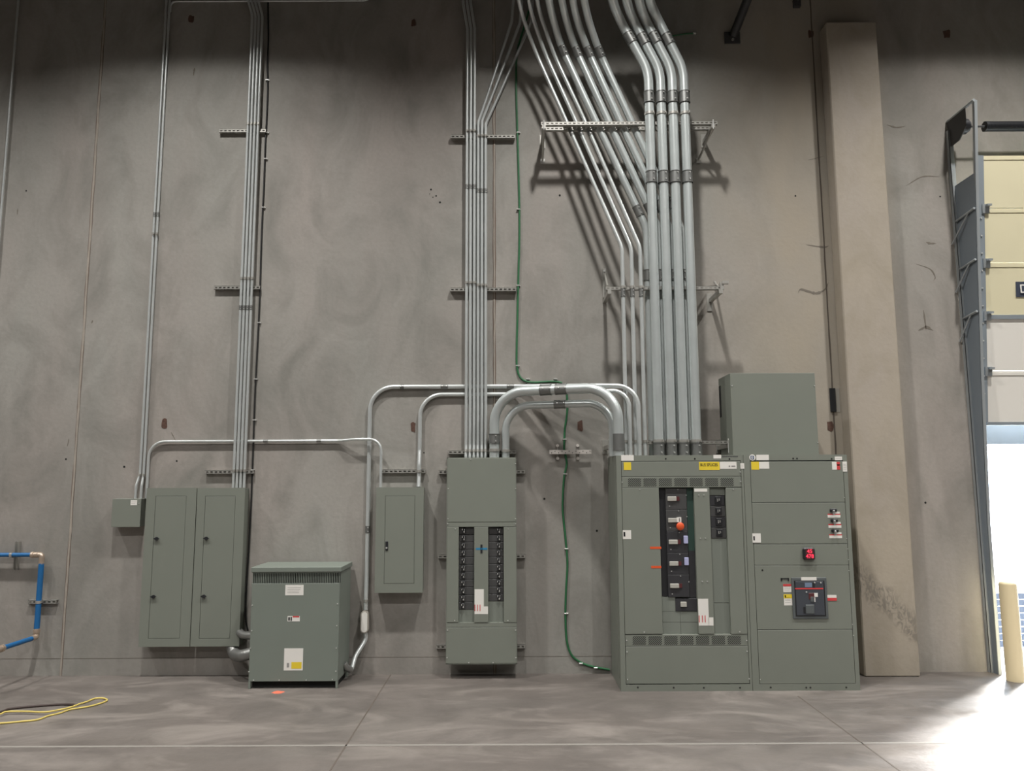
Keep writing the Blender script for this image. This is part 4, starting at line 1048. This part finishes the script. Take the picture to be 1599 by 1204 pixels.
# ================================================================== EMBED PLATES and bits
for x, y, w, h_, lab in ((257, 661, .07, .11, 'rusty patch in the concrete left above the double cabinets'), (645, 667, .055, .12, 'rusty patch between the two bent conduits over the small panel'),
                      (906, 665, .06, .12, 'rusty patch under the thick arched conduits'), (1297, 665, .07, .12, 'rusty patch right of the box on top of the switchboard'),
                      (298, 30, .07, .1, 'rusty patch near the top left beside thin conduits'), (646, 36, .06, .1, 'rusty patch near the top between the two conduit bundles'),
                      (1266, 53, .07, .1, 'rusty patch high up just left of the pale pilaster'), (1478, 53, .09, .1, 'rusty patch high up right of the pale pilaster')):
    mb = MB(); p = W(x, y, 0); n = 12; vs = []
    for k in range(n):
        an = 2 * math.pi * k / n; r_ = random.uniform(.75, 1.15); vs.append((p.x + w / 2 * r_ * math.copysign(abs(math.cos(an)) ** .6, math.cos(an)), -.003, p.z + h_ / 2 * r_ * math.copysign(abs(math.sin(an)) ** .6, math.sin(an))))
    mb.add(vs + [(v[0], .001, v[2]) for v in vs], [tuple(range(n)), ] + [(k, k + n, (k + 1) % n + n, (k + 1) % n) for k in range(n)], M_RUST)
    tag(mb.build('rust_patch'), lab, 'rusty plate')
mb = MB(); mb.pbox(1296.6, 606, 1305.5, 643, 0, .02, M_BLACK, bev=.004); mb.pbox(1305, 606, 1311, 643.5, 0, .004, M_STRUT)
tag(mb.build('wall_plate'), 'upright black plate on the wall right of the top box', 'plate')
# brace at the top
mb = MB(); p0 = W(1143, 60, .02); p1 = W(1172, -30, .02)
a = Vector((p0.x, -.06, p0.z)); c_ = Vector((p1.x + .35, -1.2, p1.z + .9))
mb.tube([a, c_], .05, M_STEEL, 4); q = W(1143, 60, 0); mb.box(q.x - .09, q.x + .09, -.02, 0, q.z - .07, q.z + .07, M_STEEL); mb.cyl((q.x, -.02, q.z - .03), (q.x, -.04, q.z - .03), .015, M_SCREW, 8)
tag(mb.build('steel_brace'), 'dark steel brace bolted high on the wall right of the thick pipes', 'brace')
mb = MB(); q = W(1243, 8, 0); mb.box(q.x - .04, q.x + .04, -.05, 0, q.z - .04, q.z + .05, M_STEEL); mb.tube([(q.x, -.03, q.z), (q.x + .2, -.5, q.z + .7)], .012, M_STEEL, 6)
tag(mb.build('hanger_clip'), 'small dark hanger clip at the top edge left of the pilaster', 'bracket')

# ================================================================== DOCK DOOR
dd = empty('dock_door', (XO + 1.3, -.1, 2.66), 'cream sectional dock door, partly raised, at the right edge', 'door')
XD = W(1543.5, 640, .13).x; XDR = XO2 + .12
def dy(z):                         # the tracks lean: distance from the wall grows with height
    return .10 + max(0, z - 2.6) * .105
zs = [W(1570, y, .16 + (659 - y) * .0005).z for y in (659, 578, 491.5, 410, 326, 245)]
def slab(mb, x0, x1, z0, z1, t0, t1, m):
    vs = []
    for z in (z0, z1):
        for x in (x0, x1):
            for t in (t0, t1): vs.append((x, -dy(z) - t, z))
    # order: z0x0t0 z0x0t1 z0x1t0 z0x1t1 z1...
    mb.add(vs, [(0, 2, 3, 1), (4, 5, 7, 6), (1, 3, 7, 5), (0, 4, 6, 2), (0, 1, 5, 4), (2, 6, 7, 3)], m)
for i in range(5):
    mb = MB(); m_ = M_DOORLIT if i < 2 else M_DOOR
    slab(mb, XD, XDR, zs[i] + .004, zs[i + 1] - .004, -.045, 0, m_)
    slab(mb, XD, XDR, zs[i + 1] - .05, zs[i + 1] - .02, 0, .006, m_)
    if i == 1: slab(mb, XD + .02, XDR, zs[i + 1] - .045, zs[i + 1] + .0, 0, .014, M_DSTILE)
    mb.build('door_section', dd)
    h_ = MB(); zc_ = zs[i + 1] - .01
    if i < 4:
        slab(h_, XD - .03, XD + .045, zc_ - .05, zc_ + .05, 0, .02, M_TRACK); slab(h_, XD + .0, XD + .05, zc_ + .02, zc_ + .04, 0, .06, M_TRACK); h_.build('hinge', dd)
mb = MB(); slab(mb, XD - .085, XD + .0, zs[0], zs[5], -.03, .006, M_DSTILE); mb.build('end_stile', dd)
for z in [zs[0] + .12 + .19 * k for k in range(12)]:
    mb = MB(); x = XD - .04; mb.cyl((x, -dy(z) - .004, z), (x, -dy(z) - .014, z), .009, M_SCREW, 8); mb.build('bolt', dd)
mb = MB(); slab(mb, XD - .02, XDR, zs[0] - .03, zs[0] + .004, -.04, .012, M_DSTILE); mb.build('bottom_bar', dd)
# sign plate with D on the door
zq = W(1590, 452, .25).z; ysg = dy(zq) + .001
xs0 = W(1586, 452, ysg).x
mb = MB(); zt_ = W(1590, 440.5, ysg).z; zb_ = W(1590, 463.5, ysg).z
slab(mb, xs0, xs0 + .42, zb_, zt_, 0, .008, M_SIGN); sg = mb.build('sign_plate', dd)
t_ = text_mesh('D', 'lettering', xs0 + .085, ysg + .012, (zt_ + zb_) / 2, .135, M_WHITE, sg)
# track frame
tk = empty('door_track', (XD - .1, -.15, 0), 'tall galvanised door track frame leaning out at its top, beside dock door', 'door track')
XRl = W(1558.5, 1045, .13).x
rail = [(1521, 156), (1523.5, 300), (1526.5, 420), (1531, 570), (1536.5, 700), (1542, 820), (1550.5, 930), (1559, 1046)]
RP = []
for (x, y) in rail:
    q = WX(x, y, XRl); RP.append(Vector((XRl, min(-.10, q.y), q.z)))
RP[-1].z = 0.0
RP = RP[::-1]
for i in range(1, len(RP)):
    RP[i].y = min(RP[i].y, RP[i - 1].y)
def lbar(mb, P, w, t, m, flip=1):
    """angle-section bar along P: one leg along x, one along y"""
    for (ax, ay, bx_, by) in ((0, 0, w, t), (0, 0, t, w)):
        vs = []; fs = []
        for p in P:
            vs += [(p.x + flip * ax, p.y + ay, p.z), (p.x + flip * bx_, p.y + ay, p.z), (p.x + flip * bx_, p.y + by, p.z), (p.x + flip * ax, p.y + by, p.z)]
        for i in range(len(P) - 1):
            a = i * 4
            for k in range(4): fs.append((a + k, a + (k + 1) % 4, a + 4 + (k + 1) % 4, a + 4 + k))
        mb.add(vs, fs, m)
mb = MB(); lbar(mb, RP, .035, .005, M_TRACK); mb.build('front_rail', tk)
ztop = RP[-1].z; dtop = -RP[-1].y
XW = W(1497, 300, .01).x
mb = MB(); lbar(mb, [Vector((XRl - .03, -.052, 0)), Vector((XRl - .03, -.052, ztop - .12))], .05, .005, M_TRACK); mb.build('wall_rail', tk)
# sheet between the rails standing in for the door's shadow, up to y=275
zs_ = W(1510, 277, .3).z
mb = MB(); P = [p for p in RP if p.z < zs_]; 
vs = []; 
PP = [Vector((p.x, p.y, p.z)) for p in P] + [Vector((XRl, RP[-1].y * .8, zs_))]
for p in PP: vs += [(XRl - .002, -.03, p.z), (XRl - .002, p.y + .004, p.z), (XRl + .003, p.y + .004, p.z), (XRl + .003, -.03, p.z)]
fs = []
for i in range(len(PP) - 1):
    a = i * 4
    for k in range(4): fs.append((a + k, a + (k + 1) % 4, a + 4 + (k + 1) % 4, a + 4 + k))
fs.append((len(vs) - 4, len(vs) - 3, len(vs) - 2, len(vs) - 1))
mb.add(vs, fs, M_TRACKD); mb.build('shade_sheet', tk)
def rp(z):
    for a, c in zip(RP, RP[1:]):
        if a.z <= z <= c.z: return a.lerp(c, (z - a.z) / (c.z - a.z))
    return RP[-1]
for y in (330, 407, 486):
    z = W(1515, y, .3).z; p = rp(z); mb = MB()
    mb.tube([(XRl - .02, p.y, z), (XRl - .02, -.01, z - .03)], .014, M_TRACK, 4); mb.build('rung', tk)
    mb = MB(); mb.tube([(XRl - .02, p.y + .12, z - .02), (XRl - .06, -.01, z - .28)], .010, M_TRACK, 4); mb.build('brace', tk)
mb = MB(); mb.tube([(XRl, -dtop, ztop), (XRl, -.01, ztop - .0)], .020, M_TRACK, 4); mb.build('top_arm', tk)
mb = MB(); vs = [(XRl - .01, -.01, ztop - .01), (XRl - .01, -.36, ztop - .01), (XRl - .01, -.36, ztop - .22), (XRl - .01, -.22, ztop - .32), (XRl - .01, -.01, ztop - .32)]
vs += [(v[0] + .008, v[1], v[2]) for v in vs]; mb.add(vs, [(0, 1, 2, 3, 4), (9, 8, 7, 6, 5)] + [(k, (k + 1) % 5, 5 + (k + 1) % 5, 5 + k) for k in range(5)], M_STEEL); mb.build('bearing_plate', tk)
# drum, shaft, spring
xs_ = XRl; zsh = ztop - .17
mb = MB(); mb.cyl((xs_ + .01, -.24, zsh), (xs_ + .06, -.24, zsh), .085, M_BLACK, 20); mb.cyl((xs_ + .06, -.24, zsh), (xs_ + .09, -.24, zsh), .06, M_BLACK, 20); dr = mb.build('cable_drum', tk)
mb = MB(); mb.cyl((xs_ + .09, -.24, zsh), (XO2 + .1, -.24, zsh), .012, M_STEEL, 10); tag(mb.build('door_shaft'), 'thin steel shaft above the dock door carrying the black spring', 'shaft')
Xsp = W(1542, 206, .24).x
P = []; mb = MB(); n = 700; Lsp = XO2 - .2 - Xsp
for k in range(n * 1):
    pass
R0 = .052
vs = []; 
mb.cyl((Xsp, -.24, zsh), (Xsp + Lsp, -.24, zsh), R0, M_BLACK, 20)
for k in range(60):
    x = Xsp + .01 + k * .0145; mb.cyl((x, -.24, zsh), (x + .009, -.24, zsh), R0 + .004, M_BLACK, 20, cap=True)
mb.cyl((Xsp - .03, -.24, zsh), (Xsp, -.24, zsh), R0 * 1.15, M_BLACK, 8)
tag(mb.build('torsion_spring'), 'thick black torsion spring above the cream dock door', 'spring')

# bollard
p = WF(1586, 1063); p2 = W(1586, 906, CAM_D - (p.y + CAM_D) if False else -p.y)
mb = MB(); mb.cyl((p.x, p.y, 0), (p.x, p.y, p2.z - .04), .083, M_BOLL, 28, cap=True); mb.ball((p.x, p.y, p2.z - .04), .083, M_BOLL, 20, (1, 1, .5))
tag(mb.build('bollard'), 'pale yellow bollard standing at the door opening', 'bollard')

# ================================================================== OUTSIDE
b = MB(); b.box(-20, 40, WT, 60, -.25, -.05, M_ASPH); struct(b.build('ground_outside'))
b = MB(); zc_ = W(1570, 694, -.42).z; b.box(XO - .3, XO2 + .3, WT + .16, WT + .20, zc_, 3.2, M_CANOPY); b.box(XO - .3, XO2 + .3, WT + .005, WT + .20, 3.2, 3.25, M_CANOPY)
tag(b.build('head_curtain'), 'blue-grey shelter curtain hanging outside across the top of the dock opening', 'curtain')
# dark slatted rack outside
rk = empty('slatted_rack', (WX(1568, 1040, 1).x, 1.2, 0), 'dark slatted rack outside, glimpsed between door frame and bollard', 'rack')
q0 = W(1559, 985, -1.3); q1 = W(1600, 985, -1.3); zt_ = W(1565, 925, -1.3).z
M_RACK = mat('rack_dark', s8(104, 112, 130), .6)
for k in range(8):
    z = -.02 + (zt_ + .02) * k / 8; mb = MB(); mb.box(q0.x, q1.x + .6, 1.3, 1.34, z, z + (zt_ / 8) * .9, M_RACK); mb.build('slat', rk)
for x in (q0.x, q1.x + .56): 
    mb = MB(); mb.box(x, x + .04, 1.34, 1.42, -.05, zt_, M_RACK); mb.build('post', rk)

# keep everything hung on the wall a hair off its surface
def _root(o):
    while o.parent: o = o.parent
    return o
_seen = set()
for o in list(SC.objects):
    if o.type != 'MESH' or _root(o).get('kind') == 'structure' or o.data.name in _seen: continue
    _seen.add(o.data.name); off = world_of(o).y
    for v in o.data.vertices:
        if -.0014 < v.co.y + off < .004: v.co.y = -.0015 - off

# families of like things
FAMILY = (('four thin conduits', 'conduit', 'thin conduits above the double grey cabinets'), ('six', 'conduit', 'six conduits feeding the open breaker panel'),
          ('three medium', 'conduit', 'medium slanting conduits to the switchboard'), ('thick slanting', 'conduit', 'thick slanting conduits behind the upright ones'),
          ('big upright', 'conduit', 'big upright conduits above the switchboard'), ('close pair', 'conduit', 'pair of conduits into the junction box'),
          ('arching', 'conduit', 'thick arching conduits'), ('running level', 'conduit', 'conduits running level along the wall'), ('flexible conduit', 'conduit', 'flexible conduits left of the transformer'),
          ('', 'strut', 'slotted struts fixed to the wall'), ('', 'strut rack', 'strut racks carrying the thick pipes'), ('double', 'electrical panel', 'double grey cabinets'),
          ('', 'switchboard', 'switchboard sections'), ('', 'rusty plate', 'rusty patches in the wall'), ('yellow', 'cord', 'yellow cords on the floor'), ('green wire', 'wire', 'green wires clipped to the wall'))
for o in SC.objects:
    if o.parent is None and o.get('category'):
        for word, cat, grp in FAMILY:
            if o['category'] == cat and word in o['label'] and not o.get('group'):
                o['group'] = grp; break
